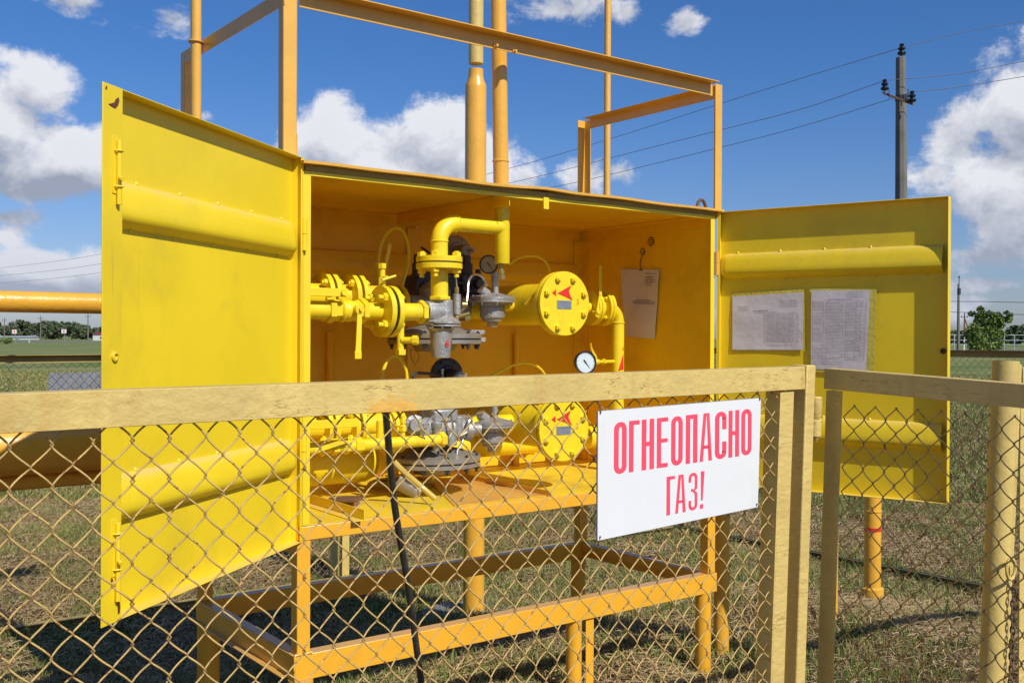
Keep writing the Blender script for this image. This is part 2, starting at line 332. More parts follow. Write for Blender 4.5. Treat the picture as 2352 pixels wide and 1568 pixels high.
# ------------------------------------------------------------------ gas cabinet
W, D, ZT, ZF, ZB = 2.375, 1.07, 2.262, .856, .80
cab = thing('gas_cabinet', (W / 2, D / 2, ZB), 'large open yellow sheet-steel gas cabinet on an orange stand, its two ribbed doors swung wide', 'gas cabinet')
b = MB()   # roof, a little wavy along its front edge
N = 40; vs = []
for k, (yy, zz) in enumerate([(-.045, -.003), (-.046, .008), (D + .03, .006), (D + .03, 0)]):
    for i in range(N + 1):
        x = -.02 + (W + .045) * i / N; wv = (.002 * sin(x * 5.1) + .0015 * sin(x * 11.7 + 1) + (.006 * math.exp(-((x - 1.2) / .12) ** 2))) if k < 2 else 0
        vs.append((x, yy, ZT + .012 + zz + wv))
fs = [(r * (N + 1) + i, r * (N + 1) + i + 1, ((r + 1) % 4) * (N + 1) + i + 1, ((r + 1) % 4) * (N + 1) + i) for r in range(4) for i in range(N)]
fs += [tuple(r * (N + 1) for r in range(4)), tuple(r * (N + 1) + N for r in range(4))]
b.add(vs, fs); b.obj('roof', peach, cab)
b = MB(); b.box((.003, -.012, ZT - .012), (W - .003, -.006, ZT + .009)); b.box((.0, -.0055, ZT - .002), (W, 0.0, ZT + .004)); b.obj('roof_shade_strip', mat('olive_shade_paint', (.32, .25, .06), .6, .2, 5, bump=.1, dirt=(.12, .09, .04), dirt_amt=.7, dirt_scale=5), cab)  # dark olive strip: shade under the roof overhang put into the colour
b = MB(); b.box((.004, .0, ZB), (.007, D - .003, ZT)); o = b.obj('side_wall', yin, cab)
b = MB(); b.box((W - .007, .0, ZB), (W - .004, D - .003, ZT)); b.obj('side_wall', yin, cab)
for k, (xa, xb) in enumerate(((.008, 1.185), (1.189, W - .008))):
    b = MB(); b.box((xa, D - .003, ZB), (xb, D, ZT))
    for zc in (1.985, 1.14):
        pr = [(0, zc + .065), (.018, zc + .055), (.032, zc), (.035, zc - .022), (.026, zc - .045), (0, zc - .06)]
        b.prism([(xa + .04, 0)] * 0 + [(-d, z) for d, z in pr], V((xa + .05, D - .0035, 0)), EY, EZ, EX, xb - xa - .1)
    b.obj('back_door', yin, cab)
b = MB(); b.box((.008, .012, ZF - .004), (W - .008, D - .004, ZF)); b.obj('floor_pan', pan, cab)
b = MB(); b.box((.0, -.004, ZB + .058), (.031, .0, ZT - .031)); b.box((.0, -.0045, ZT - .031), (W, -.0005, ZT - .013)); b.box((W - .03, -.004, ZB + .058), (W, .0, ZT - .031))
b.box((.0, 0, ZB + .058), (.0035, .03, ZT - .031)); b.box((W - .0035, 0, ZB + .058), (W, .03, ZT - .031)); b.obj('front_frame', yel, cab, bev=.001)
b = MB(); b.box((.03, .002, ZT - .012), (W - .03, D - .05, ZT - .008)); b.obj('ceiling_sheet', yin, cab)
def ang(a, c, leg=.05, t=.004, d1=EZ, d2=EY, m=yin, name='ceiling_angle', par=cab):
    """angle iron from a to c, legs along d1 and d2"""
    a = V(a); c = V(c); u = (c - a); L = u.length; u.normalize(); b = MB()
    b.prism([(0, 0), (leg, 0), (leg, t), (t, t), (t, leg), (0, leg)], a, d1, d2, u, L); return b.obj(name, m, par, bev=.001)
zc = ZT - .013
ang((.03, D - .006, zc), (W - .03, D - .006, zc), .055, d1=-EZ, d2=-EY)
ang((W - .009, .01, zc), (W - .009, D - .07, zc), .055, d1=-EZ, d2=-EX)
xm = Y(909, 479, D - .06).x
ang((xm, .01, zc), (xm, D - .07, zc), .055, d1=-EZ, d2=EX)
ang((W - .009, D - .006, ZF + .002), (W - .009, D - .006, zc - .06), .06, d1=-EX, d2=-EY, name='corner_post')
xq = Y(948, 540, D - .02).x
b = MB(); b.box((xq - .03, D - .02, ZF + .002), (xq + .03, D - .006, zc - .06)); b.obj('corner_post', yin, cab, bev=.002)
for px in (1187, 758):
    x = Y(px, 820, D - .03).x; b = MB(); b.cyl((x, D - .03, ZF + .001), (x, D - .03, 1.62), .018, n=12); b.obj('back_stay', yin, cab)
# vent holes in the right wall: short dark louvred rings
for px, py in ((1495, 555), (1476, 578)):
    c = Xp(px, py, W - .0085); r = .026 if px > 1490 else .021
    b = MB(); b.cyl(c, c - EX * .002, r, n=20)
    o = b.obj('vent_hole', mat('vent_dark', (.14, .07, .01), .8), cab)
    b = MB()
    for k in (-.6, -.2, .2, .6): b.box((c.x - .004, c.y - r * .8 * sqrt(1 - k * k), c.z + k * r - .0025), (c.x - .0025, c.y + r * .8 * sqrt(1 - k * k), c.z + k * r + .0015))
    s_ = b.obj('vent_bars', yel, cab)
# lifting hoop on the roof
c = Y(1611, 486, .03); b = MB(); b.tube([c + EX * (.036 * cos(a)) + EZ * (.062 * sin(a)) for a in np.linspace(0, pi, 14)], .0085); b.obj('lifting_ring', rustm, cab)
# small tab under the roof edge
c = Y(1254, 467, -.008); b = MB(); b.box((c.x - .016, -.012, c.z - .028), (c.x + .016, -.0065, c.z + .03)); b.obj('door_catch', yel, cab, bev=.002)

def door(p0, p1, z0, z1, inner, holes, ext=0.):
    """ribbed sheet door from hinge p0 to free edge p1, its folded edges towards `inner`"""
    p0 = V(p0); u = V(p1) - p0; w = u.length; u.normalize(); n = V(inner).normalized(); t = .046
    O = V((p0.x, p0.y, 0)); k = .003; b = MB()
    b.frame(O, u, n, EZ, (0, -t - k, z0), (w, -t, z1))
    b.frame(O, u, n, EZ, (k, -t, z1 - k), (w - k, 0, z1)); b.frame(O, u, n, EZ, (k, -t, z0), (w - k, 0, z0 + k))
    b.frame(O, u, n, EZ, (0, -t, z0), (k, 0, z1)); b.frame(O, u, n, EZ, (w - k, -t, z0), (w, 0, z1))
    (b.frame(O, u, n, EZ, (w - .006, .0002, z0), (w + ext, .0032, z1)) if holes else None)
    b.frame(O, u, n, EZ, (.004, -.004, z0 + k + .001), (.018, -.001, z1 - k - .001))
    d = b.obj('door', yel, cab, bev=.0012)
    for zc in ((z0 + z1) / 2 + .425, (z0 + z1) / 2 - .42):
        pr = [(0, zc + .074), (.010, zc + .070), (.019, zc + .058), (.027, zc + .035), (.034, zc - .0), (.037, zc - .022), (.034, zc - .036), (.026, zc - .046), (0, zc - .063)]
        x1 = w - (.008 if holes else .03); b = MB(); m_ = len(pr)
        xs = [(.006, .0), (.012, .55), (.03, .9), (.05, 1.), (x1 - .02, 1.), (x1, 1.)]
        vs = [O + u * x + n * (-t + .0005 + q * s_) + EZ * (z + (zc - z) * (1 - s_) * .35) for x, s_ in xs for q, z in pr]
        fs = [(i * m_ + j, i * m_ + j + 1, (i + 1) * m_ + j + 1, (i + 1) * m_ + j) for i in range(len(xs) - 1) for j in range(m_ - 1)]
        b.add(vs, fs); r = b.obj('rib', yel, d, ang=50)
        if not holes: b = MB(); b.prism([(q - .002, z) for q, z in pr[1:-1]], O + u * (w - k - .003) + n * (-t + .004), n, EZ, u, .0025); b.obj('rib_end_shade', mat('rib_dark', (.03, .02, .008), .9, bump=0), d)  # thin dark prism, coloured as the shade inside the hollow rib end
        b = MB()
        for x in np.linspace(.1, w - .14, 5): b.lathe(O + u * x + n * (-t + .004) + EZ * (zc + .077), n, [(-.003, .008), (.0, .006), (.003, .002)], 8); b.lathe(O + u * (x + .03) + n * (-t + .004) + EZ * (zc - .064), n, [(-.003, .007), (.0, .006), (.003, .002)], 8)
        b.obj('weld_spots', yel, d)
    for s_ in holes: # latch bolts on the return flange
        for zz, up in ((z1 - .30, 1), (z0 + .13, -1)):
            b = MB(); a = w + ext * .36
            b.frame(O, u, n, EZ, (a - .012, 0.0035, zz), (a + .012, .006, zz + .16)); b.tube([O + u * (a - .008) + n * .012 + EZ * (zz - .05 + .02 * up), O + u * (a - .008) + n * .012 + EZ * (zz + .15)], .007)
            for q in (.02, .12): b.tube([O + u * (a - .008 + .014 * cos(g)) + n * (.002 + .02 * sin(g)) + EZ * (zz + q) for g in np.linspace(0, pi, 9)], .003, 6)
            b.tube([O + u * (a - .008) + n * .014 + EZ * (zz + .045), O + u * (a + .004) + n * .03 + EZ * (zz + .04)], .006)
            b.obj('latch_bolt', yel, d, bev=.0008)
            b = MB(); 
    zc = (z0 + z1) / 2; c = O + u * (w + ext * .36 if holes else w - .03) + n * (.0045 if holes else -t + .001) + EZ * (zc - .005); b = MB(); b.lathe(c - n * .001, n, [(0, .014), (.006, .014), (.008, .009)], 16, cap=(True, False)); b.lathe(c - n * .001, n, [(.001, .009), (.0079, .009)], 16, cap=(True, False)); b.obj('lock_ring', rustm if p0.x > 1 else yel, d)
    return d, O, u, n, w, t
pL = dep(232, 800, 2.82); pR = dep(2177, 800, 4.8)
pq = V((-.004, -.012, 0)); dvec = (V((pL.x, pL.y, 0)) - pq); nrmL = V((-dvec.y, dvec.x, 0)).normalized() * (1 if -dvec.y > 0 else -1)
pI = hit(275, 800, pq, nrmL); extL = (V((pL.x, pL.y, 0)) - V((pI.x, pI.y, 0))).length
dL = door(pq, (pI.x, pI.y, 0), .796, 2.296, nrmL, (1,), extL)
dR = door((W + .008, -.012, 0), (pR.x, pR.y, 0), .83, 2.27, (-.95, -.30, 0), ())
for x, s_ in ((-.001, -1), (W + .006, 1)):
    for z in (2.0, 1.15): b = MB(); b.cyl((x, -.014, z - .065), (x, -.014, z - .002), .011, n=12); b.cyl((x, -.014, z), (x, -.014, z + .06), .011, n=12); b.obj('hinge', peach if s_ > 0 else yel, cab)
# rust bite at the top of the left door's flange
O, u, n = dL[1], dL[2], dL[3]
rmat = mat('dark_rust', (.13, .04, .025), .75, .3, 30)
for poly in (((246, 239), (252, 238), (259, 236), (263, 228), (269, 224), (271, 232), (268, 242), (262, 249), (256, 246), (250, 242)), ((266, 1362), (270, 1358), (271, 1376), (273, 1392), (272, 1406), (268, 1409), (267, 1390), (268, 1376)), ((240, 198), (243, 200), (242, 206), (239, 204)), ((251, 1330), (254, 1326), (257, 1333), (253, 1337))):
    rs = [hit(px, py, O, n) + n * .0045 for px, py in poly]; m_ = len(rs)
    b = MB(); b.add(rs + [p + n * .0006 for p in rs], [tuple(range(m_)), tuple(range(m_, 2 * m_))]); b.obj('rust_patch', rmat, dL[0])

# ------------------------------------------------------------------ orange stand
st = thing('cabinet_stand', (W / 2, D / 2, 0), 'orange steel stand of legs and beams carrying the yellow gas cabinet', 'stand')
def bx(name, a, c, m=org, par=st, bev=.003): b = MB(); b.box(a, c); return b.obj(name, m, par, bev=bev)
LX, RX, BY = -.024, W + .012, 1.03
bx('front_beam', (LX + .002, -.006, .799), (RX - .002, .046, .855))
bx('rear_beam', (LX + .002, BY - .01, .75), (RX - .002, BY + .04, .797))
bx('side_beam', (LX + .003, .05, .74), (LX + .05, BY - .012, .797)); bx('side_beam', (RX - .05, .05, .74), (RX - .003, BY - .012, .797))
bx('lower_beam', (LX - .012, -.012, .253), (RX + .012, .052, .354)); bx('lower_beam', (LX - .006, BY - .01, .257), (RX + .01, BY + .045, .352))
for x0, s_ in ((LX - .006, 1), (RX + .006, -1)):
    b = MB(); b.box((x0, .054, .256), (x0 + .004 * s_, BY - .012, .35)); b.box((x0 + .0045 * s_, .054, .302), (x0 + .052 * s_, BY - .012, .35)); b.box((x0 - .004 * s_, .054, .256), (x0 - .03 * s_, BY - .012, .262)); b.obj('lower_beam', org, st, bev=.003)
bx('leg', (LX, -.009, .356), (.033, .047, .798)); bx('leg', (RX - .057, -.009, .356), (RX, .047, .798))
bx('leg', (LX, BY - .01, .354), (.033, BY + .045, .748)); bx('leg', (RX - .06, BY - .01, .354), (RX, BY + .045, .748))
for x, y, r in ((LX + .03, .02, .05), (RX - .06, .02, .042), (LX + .045, BY + .015, .052), (RX - .05, BY + .015, .045), (Y(1318, 1480, .03).x, .03, .038)):
    b = MB(); b.cyl((x, y, float(gz(x, y)) - .04), (x, y, .2535), r, n=24); b.obj('leg_pipe', org, st)
x = Y(1335, 1480, .03).x; bx('leg', (x + .005, .0, -.16), (x + .055, .006, .2525))
# weld bead where the beams meet
b = MB(); random.seed(3)
b.tube([V((LX - .012 + .075 * k / 14, -.013, .356 + .003 * random.random())) for k in range(15)], .004, 6, rs=[random.uniform(.0025, .0055) for _ in range(15)])
b.tube([V((LX - .012 + .004 * random.random(), -.012, .254 + .1 * k / 14)) for k in range(15)], .004, 6, rs=[random.uniform(.002, .006) for _ in range(15)])
b.obj('weld_bead', org2, st)

# ------------------------------------------------------------------ ochre upper frame
uf = thing('pipe_support_frame', (W / 2, D / 2, ZT), 'tall open ochre angle-iron frame standing over the cabinet roof', 'steel frame')
ZU = 2.945; UX0, UX1, UY = -.085, 2.428, 1.10
bx('post', (UX0, .003, 2.2985), (-.026, .05, 3.3), peach, uf, .004); bx('bracket', (UX0 + .01, .052, 2.20), (.0, .058, 2.40), peach, uf, .001)
b = MB(); b.box((UX1 - .052, -.004, ZT - .02), (UX1, .0, ZU + .006)); b.box((UX1 - .004, .0005, ZT - .02), (UX1, .05, ZU - .002)); b.obj('post', peach, uf, bev=.001)
b = MB(); b.box((UX1 - .06, UY, 1.3), (UX1 - .004, UY + .004, ZU - .006)); b.box((UX1 - .004, UY - .05, 1.3), (UX1, UY + .004, ZU - .006)); b.obj('post', peach, uf, bev=.001)
b = MB(); b.box((UX0, UY, 1.25), (UX0 + .055, UY + .05, ZU - .02)); b.obj('post', peach, uf, bev=.003)
ang((-.025, -.006, ZU), (2.33, -.006, ZU), .064, .005, d1=-EZ, d2=-EY, m=peach, name='top_beam', par=uf)
ang((UX1 - .005, .001, ZU - .001), (UX1 - .005, UY - .052, ZU - .001), .06, .005, d1=-EZ, d2=-EX, m=peach, name='top_beam', par=uf)
b = MB(); b.box((2.30, .001, ZU - .062), (UX1 - .07, .006, ZU - .002)); b.obj('top_beam', peach, uf, bev=.001)
ang((UX0 + .001, .0, ZU - .002), (UX0 + .001, UY + .05, ZU - .002), .062, .005, d1=-EZ, d2=EX, m=peach, name='top_beam', par=uf)
for px, py in ((1137, 106), (1180, 119)):
    c = Y(px, py, -.012); bolt(uf, c + EY * .003, -EY, .011, .05, peach)
    b = MB(); b.cyl(c - EZ * .006, c + EY * .0, .006, n=8)

# ------------------------------------------------------------------ pipes rising through the roof and standing round the cabinet
def pipe_thing(name, label, paths, m, cat='pipe', group=None):
    pass
def riser(px, Yv, r, z0, z1, lean, m, label, rings=(), name='riser_pipe', parts=None):
    c = Y(px, 420, Yv); z_ = c.z
    P = lambda z: V((c.x + lean * (z - z_), Yv, z))
    b = MB(); b.cyl(P(z0), P(z1), r, n=32)
    for z in rings: b.lathe(P(z) - EZ * .006, EZ, [(0, r), (.003, r + .004), (.008, r + .004), (.012, r)], 32, cap=(False, False))
    return b.obj(name, m, org=P(z0)), P
o, P1 = riser(1150, .13, .0355, ZT + .018, 4.4, -.0, org2, '', (2.40,)); tag(o, 'thicker ochre pipe rising through the front of the cabinet roof, bolted behind the beam', 'pipe')
gp_ = G(1092, 1414); RY = gp_.y + .06; c = Y(1092, 420, RY); zgp = gp_.z; rW = (Y(1092 + 21.5, 420, RY) - Y(1092 - 21.5, 420, RY)).length / 2 * .93
rd = thing('stepped_riser_pipe', (c.x, RY, zgp), 'tall pipe behind the cabinet, orange and wide below, khaki and narrow above', 'pipe')
zA, zB = Y(1092, 205, RY).z, Y(1092, 172, RY).z
b = MB(); b.lathe((c.x, RY, zgp - .04), EZ, [(0, rW), (zA - zgp + .04, rW), (zA - zgp + .07, rW * .97), (zB - zgp + .0, rW * .77), (zB - zgp + .03, rW * .71), (zB - zgp + .05, rW * .69), (zB - zgp + .08, rW * .69)], 36); b.obj('wide_pipe', org2, rd)
b = MB(); b.cyl((c.x, RY, zB + .0805), (c.x - .004, RY, 6), rW * .685, n=32); b.obj('narrow_pipe', khkp, rd)
c_ = Y(1394, 420, 1.22); b = MB(); b.tube([(c_.x, 1.06, 1.35), (c_.x, 1.18, 1.35), (c_.x, 1.21, 1.36), (c_.x, 1.22, 1.40), (c_.x, 1.22, 4.6)], .0215, 24); o = b.obj('riser_pipe', peach, org=(c_.x, 1.22, 1.35)); tag(o, 'thin ochre pipe standing behind the right rear corner of the cabinet', 'pipe')
c = Y(455, 100, .86); c.x = min(c.x, -.112); b = MB(); b.tube([(.004, .86, 1.45), (c.x + .03, .86, 1.45), (c.x + .008, .86, 1.46), (c.x, .86, 1.49), (c.x - .010, .86, 4.6)], .0235, 24)
o = b.obj('riser_pipe', peach, org=(c.x, .86, 1.45)); tag(o, 'thin ochre pipe clamped to the left rear corner of the upper frame', 'pipe')
b = MB(); b.tube([V((c.x - .006 + .029 * cos(a), .86 + .029 * sin(a), 2.925)) for a in np.linspace(0, 2 * pi, 20)], .0045, 6); b.obj('clamp', peach, o)
def ground_pipe(px, py, r, top, label, extra=None, m=org2):
    g = G(px, py); z0 = g.z; g = V((g.x + r * .36, g.y + r * .8, 0)); b = MB(); b.cyl((g.x, g.y, z0 - .05), (g.x, g.y, top), r, n=32)
    o = b.obj('ground_pipe', m, org=(g.x, g.y, z0)); tag(o, label, 'pipe'); return o, g
o, g = ground_pipe(1663, 1502, .043, 1.3, 'orange pipe rising from the ground just right of the stand')
o.location.x += 0
o, g = ground_pipe(2013, 1385, .060, 1.5, 'orange pipe with a red ring, rising from the ground behind the gate')
zr = at(2013, 1212, 1, g.y).z
b = MB(); b.cyl((g.x, g.y, zr - .014), (g.x, g.y, zr + .014), .0615, n=32); b.obj('red_band', red, o)
b = MB(); b.lathe((g.x, g.y, ORG[o.name].z - .04), EZ, [(0, .082), (.14, .080), (.15, .066)], 32); b.obj('ground_sleeve', org2, o)
b = MB(); b.lathe((g.x, g.y, .34), EZ, [(0, .060), (.004, .065), (.012, .065), (.016, .060)], 32, cap=(False, False)); b.obj('weld_ring', org2, o)
ground_pipe(1919, 1422, .024, 1.3, 'slim orange pipe standing close beside the red-banded pipe')
# left side pipes
def hp(ya, yb, Yv, m, label, xr=.0):
    a = Y(120, ya, Yv); c = Y(120, yb, Yv); r = (a.z - c.z) / 2; z = (a.z + c.z) / 2; b = MB()
    b.cyl((-9, Yv, z), (xr, Yv, z), r, n=36); o = b.obj('supply_pipe', m, org=(-4.5, Yv, z)); tag(o, label, 'pipe', 'pipes running into the left side of the cabinet'); return z, r
hp(670, 719, .67, org2, 'glossy orange pipe at eye level entering the left side of the cabinet')
hp(964, 1086, .67, org2, 'thick orange pipe half in the shadow of the left door')
hp(1085, 1119, .70, org2, 'thin orange pipe running just below the thick one on the left')
# pale concrete pad
padc = G(1094, 1414) + V((.0, .07, 0))
b = MB(); b.lathe((padc.x, padc.y, float(gz(padc.x, padc.y)) - .03), EZ, [(0, .40), (.042, .38), (.05, .34)], 14); tag(b.obj('concrete_pad', conc), 'small weathered concrete pad round the foot of the tall stepped pipe', 'pad')

# ------------------------------------------------------------------ fences
def chain_link(x0, x1, z0, z1, pitch=.0322, hz=.035, r=.0015, n=5, sub=5, t=.0035, seed=1, jit=.0012):
    """one flat run of chain-link in local x (along) and z (up): returns an MB with local y = thickness"""
    rng = np.random.default_rng(seed); nw = int((x1 - x0) / pitch) + 1; nz = int((z1 - z0) / hz); V_, F_ = [], []
    RU = []; base = 0; th = np.arange(n) * 2 * pi / n; cth = np.cos(th) * r; sth = np.sin(th) * r
    T_ = np.arange(0, nz * sub + 1); ph = T_ / sub; tri = np.abs((ph % 2) - 1)          # 1..0..1
    sm = .5 - .5 * np.cos(pi * (1 - tri)); tri = tri * .82 + (1 - sm) * .18
    side = np.sin(pi * ph)                                                           # front strand up-right, rear strand up-left
    for w in range(nw):
        flip = w % 2
        tt = (1 - tri) if flip == 0 else tri
        sg = side if flip == 0 else side
        bow = .0022 * np.sin(pi * (ph % 1.)) * np.where((ph % 2) < 1, 1, -1) * (1 if flip == 0 else 1)
        x = x0 + w * pitch + (tt * (pitch + 2.2 * r) - 1.1 * r) + rng.normal(0, jit * .5) + rng.normal(0, jit * .35, len(ph)) * 0
        kn = rng.normal(0, jit * .5, nz + 2); x = x + np.interp(ph, np.arange(nz + 2), kn)
        y = t * (sg if flip == 0 else -sg)
        z = z0 + ph * hz + bow + np.interp(ph, np.arange(nz + 2), rng.normal(0, jit * .4, nz + 2))
        P = np.stack([x, y, z], 1); d = np.gradient(P, axis=0); d /= np.linalg.norm(d, axis=1)[:, None]
        u = np.cross(d, [0, 1, 0]); u /= np.linalg.norm(u, axis=1)[:, None]; v = np.cross(d, u)
        ring = P[:, None, :] + u[:, None, :] * cth[None, :, None] + v[:, None, :] * sth[None, :, None]
        kk = np.clip(1 - np.abs(((ph + .5) % 1.) - .5) * 5.5, 0, 1) * rng.uniform(.25, 1., len(ph)); und = (sth < 0) * .5; RU.append(np.clip(kk[:, None] + und[None, :] * rng.uniform(.2, 1., len(ph))[:, None], 0, 1).ravel())
        V_.append(ring.reshape(-1, 3)); m = len(ph); i = np.arange(m - 1)[:, None] * n; j = np.arange(n)[None, :]; j2 = (j + 1) % n
        F_.append(np.stack([base + i + j, base + i + j2, base + i + n + j2, base + i + n + j], -1).reshape(-1, 4)); base += m * n
    return np.concatenate(V_), np.concatenate(F_), np.concatenate(RU)
def link_mesh(parent, P0, u, L, z0, z1, m, **k):
    """chain-link from world point P0 along unit u"""
    vv, ff, ru = chain_link(0, L, z0, z1, **k); u = V(u).normalized(); nn = u.cross(EZ) * -1
    Mx = np.array([u, nn, EZ]); o0 = np.array(V((P0[0], P0[1], 0)) - ORG[parent.name]); vv = vv @ Mx + o0
    me = mesh_np('wire_mesh', vv, ff, m); at_ = me.attributes.new('rust', 'FLOAT', 'POINT'); at_.data.foreach_set('value', ru.astype(np.float32)); o = bpy.data.objects.new('wire_mesh', me); COL.objects.link(o); o.parent = parent; ORG[o.name] = ORG[parent.name]; return o
FY = -1.93; FT = 1.505
fe = thing('front_fence', (-1.5, FY, 0), 'khaki fence of wire mesh under a wide rail, across the front of the picture', 'fence')
zr0, zr1 = FT, FT + .016
b = MB()     # top rail: angle iron, wide face to the viewer, slightly rising to the right
def rail(b, x0, x1, y, za, zb_, h=.0625, dpt=.05, t=.005):
    for (xa, xb) in ((x0, x1),):
        z0_, z1_ = za, zb_
        P = [(xa, y, z0_ - h), (xb, y, z1_ - h), (xb, y, z1_), (xa, y, z0_)]
        b.add([V(p) for p in P] + [V(p) + EY * t for p in P], [(0, 1, 2, 3), (4, 7, 6, 5), (0, 4, 5, 1), (1, 5, 6, 2), (2, 6, 7, 3), (3, 7, 4, 0)])
        P = [(xa, y + t + .0003, z0_ - t), (xb, y + t + .0003, z1_ - t), (xb, y + t + .0003, z1_), (xa, y + t + .0003, z0_)]
        b.add([V(p) for p in P] + [V(p) + EY * dpt for p in P], [(0, 1, 2, 3), (4, 7, 6, 5), (0, 4, 5, 1), (1, 5, 6, 2), (2, 6, 7, 3), (3, 7, 4, 0)])
XE = .585
slope = .016 / 2.03; ZL = lambda x: 1.507 + (x + 1.445) * slope
rail(b, -4.2, XE, FY, ZL(-4.2), ZL(XE)); b.obj('top_rail', khr, fe, bev=.0012)
b = MB(); b.box((.49, FY + .007, -.05), (.495, FY + .05, ZL(.5) - .066)); b.box((.4955, FY + .007, -.05), (.548, FY + .012, ZL(.5) - .066)); b.obj('end_stile', khk, fe, bev=.0012)
b = MB(); rail(b, -4.2, XE, FY + .008, .0, .0, .05, .04); b.obj('bottom_rail', khk, fe, bev=.001)
link_mesh(fe, (-4.2 + .004, FY + .022), EX, 4.69, -.05, ZL(-.5) - .05, wirem, r=.0018, n=6, sub=6)
gp = thing('gate_post', (.6, FY + .03, 0), 'flat-topped khaki square post between the front fence and the open gate', 'post')
b = MB(); b.box((XE + .002, FY - .004, -.2), (XE + .042, FY + .06, 1.527)); b.obj('post_tube', khk, gp, bev=.004)
b = MB(); b.box((.552, FY + .065, -.2), (.60, FY + .11, 1.50)); b.obj('back_post', khkp, gp, bev=.004)
hz = Y(1881, 960, FY).z
for k, (z0_, z1_) in enumerate(((hz + .0, hz + .06), (hz - .065, hz - .004))):
    b = MB(); b.lathe((XE + .066, FY + .01, z0_), EZ, [(0, .006 if k else .015), (.015 if k else .003, .017), (z1_ - z0_ - .004, .017), (z1_ - z0_, .014)], 18); b.obj('hinge', khk, gp)
# open gate, square to the fence, coming towards the viewer
GX = .700; ga = thing('open_gate', (GX, FY - .5, 0), 'khaki mesh gate swung open towards the viewer, right of the flat-topped post', 'gate')
y0g, y1g = FY + .022, FY - 1.02
b = MB(); zA, zB = 1.516, 1.474
def railY(b, x, ya, yb, za, zb_, h=.058, t=.005, dpt=.045):
    P = [(x, ya, za - h), (x, yb, zb_ - h), (x, yb, zb_), (x, ya, za)]
    b.add([V(p) for p in P] + [V(p) + EX * t for p in P], [(0, 1, 2, 3), (4, 7, 6, 5), (0, 4, 5, 1), (1, 5, 6, 2), (2, 6, 7, 3), (3, 7, 4, 0)])
    P = [(x + t + .0003, ya, za - t), (x + t + .0003, yb, zb_ - t), (x + t + .0003, yb, zb_), (x + t + .0003, ya, za)]
    b.add([V(p) for p in P] + [V(p) + EX * dpt for p in P], [(0, 1, 2, 3), (4, 7, 6, 5), (0, 4, 5, 1), (1, 5, 6, 2), (2, 6, 7, 3), (3, 7, 4, 0)])
railY(b, GX, y0g, y1g, zA, zB); b.obj('top_rail', khk, ga, bev=.0012)
b = MB(); railY(b, GX + .006, y0g, y1g, .03, -.01, .045); b.obj('bottom_rail', khk, ga, bev=.001)
for ya in (y0g - .004, y1g + .06):
    b = MB(); b.box((GX + .0065, ya, -.02), (GX + .011, ya - .052, 1.453 if ya > -2 else 1.41)); b.box((GX + .0113, ya, -.02), (GX + .048, ya - .005, 1.453 if ya > -2 else 1.41)); b.obj('stile', khk, ga, bev=.0012)
link_mesh(ga, (GX + .024, y0g - .055), -EY, abs(y1g - y0g) - .11, -.02, 1.44, wirem, r=.0019, n=6, sub=6, seed=5)
def lean(root, k, x0=None):
    for c in kids(root):
        if c.type == 'MESH' and (x0 is None or c.name.startswith(('end_stile', 'wire_mesh'))):
            O_ = ORG[c.name]; n_ = len(c.data.vertices); a_ = np.empty(n_ * 3, np.float32); c.data.vertices.foreach_get('co', a_); a_ = a_.reshape(-1, 3)
            wgt = 1. if x0 is None else smo((a_[:, 0] + O_.x - x0) / (XE - x0) * 1.15)
            a_[:, 0] += k * (a_[:, 2] + O_.z - 1.5) * wgt; c.data.vertices.foreach_set('co', a_.ravel()); c.data.update()
lean(gp, .045); lean(ga, .042); lean(fe, .045, -1.0)
# latch post with ring and chain
a0 = Y(2311, 830, FY); a1 = Y(2280, 1560, FY); dx = (a1.x - a0.x) / (a1.z - a0.z)
lp = thing('latch_post', (a0.x - dx * a0.z, FY, 0), 'leaning round khaki post with a chipped rusty top, seen through the gate mesh', 'post')
b = MB(); b.cyl((a0.x - dx * (a0.z + .2), FY, -.2), (a0.x, FY, 1.527), .043, n=32, cap=(True, True)); b.obj('post_tube', khkp, lp)
b = MB(); b.frame(V((a0.x - dx * a0.z + .043, FY - .02, 0)), EX, EY, (V((dx, 0, 1))), (0, 0, -.2), (.028, .05, 1.515)); b.obj('flat_bar', khk, lp, bev=.002)
b = MB(); b.lathe((a0.x - .008, FY - .002, 1.5275), EZ, [(0, .032), (.0015, .028)], 9); b.obj('rusty_cap', rustm, lp)
rc = Y(2322, 1306, FY - .062)
chn = thing('padlock_chain', rc, 'rusty chain hanging from a khaki ring on the leaning post', 'chain')
b = MB(); b.tube([rc + EX * .028 * cos(a) + EZ * .034 * sin(a) for a in np.linspace(0, 2 * pi, 26)], .0055, 8, False); b.obj('ring', khkp, chn)
for k in range(28):
    c = rc + V((.022 - .0012 * k + .002 * sin(k), .0, -.034 - k * .0215)); b = MB(); q = EX if k % 2 else EY
    b.tube([c + q * .008 * cos(a) + EZ * .0155 * sin(a) for a in np.linspace(0, 2 * pi, 13)], .0028, 5, False); b.obj('chain_link', rustm, chn)
# front fence going on beyond the latch post
f2 = thing('front_fence', (4.2, FY, 0), 'khaki fence panel beyond the leaning post, at the right edge', 'fence')
b = MB(); rail(b, 1.80, 6.42, FY, 1.503, 1.515); b.obj('top_rail', khk, f2, bev=.001)
b = MB(); rail(b, 1.80, 6.42, FY + .008, .0, .0, .05, .04); b.obj('bottom_rail', khk, f2)
b = MB(); b.box((1.80, FY + .007, -.05), (1.845, FY + .012, 1.438)); b.obj('stile', khk, f2, bev=.001)
link_mesh(f2, (1.80, FY + .022), EX, 4.6, -.1, 1.46, wirem, r=.0016, n=4, sub=4, seed=8)
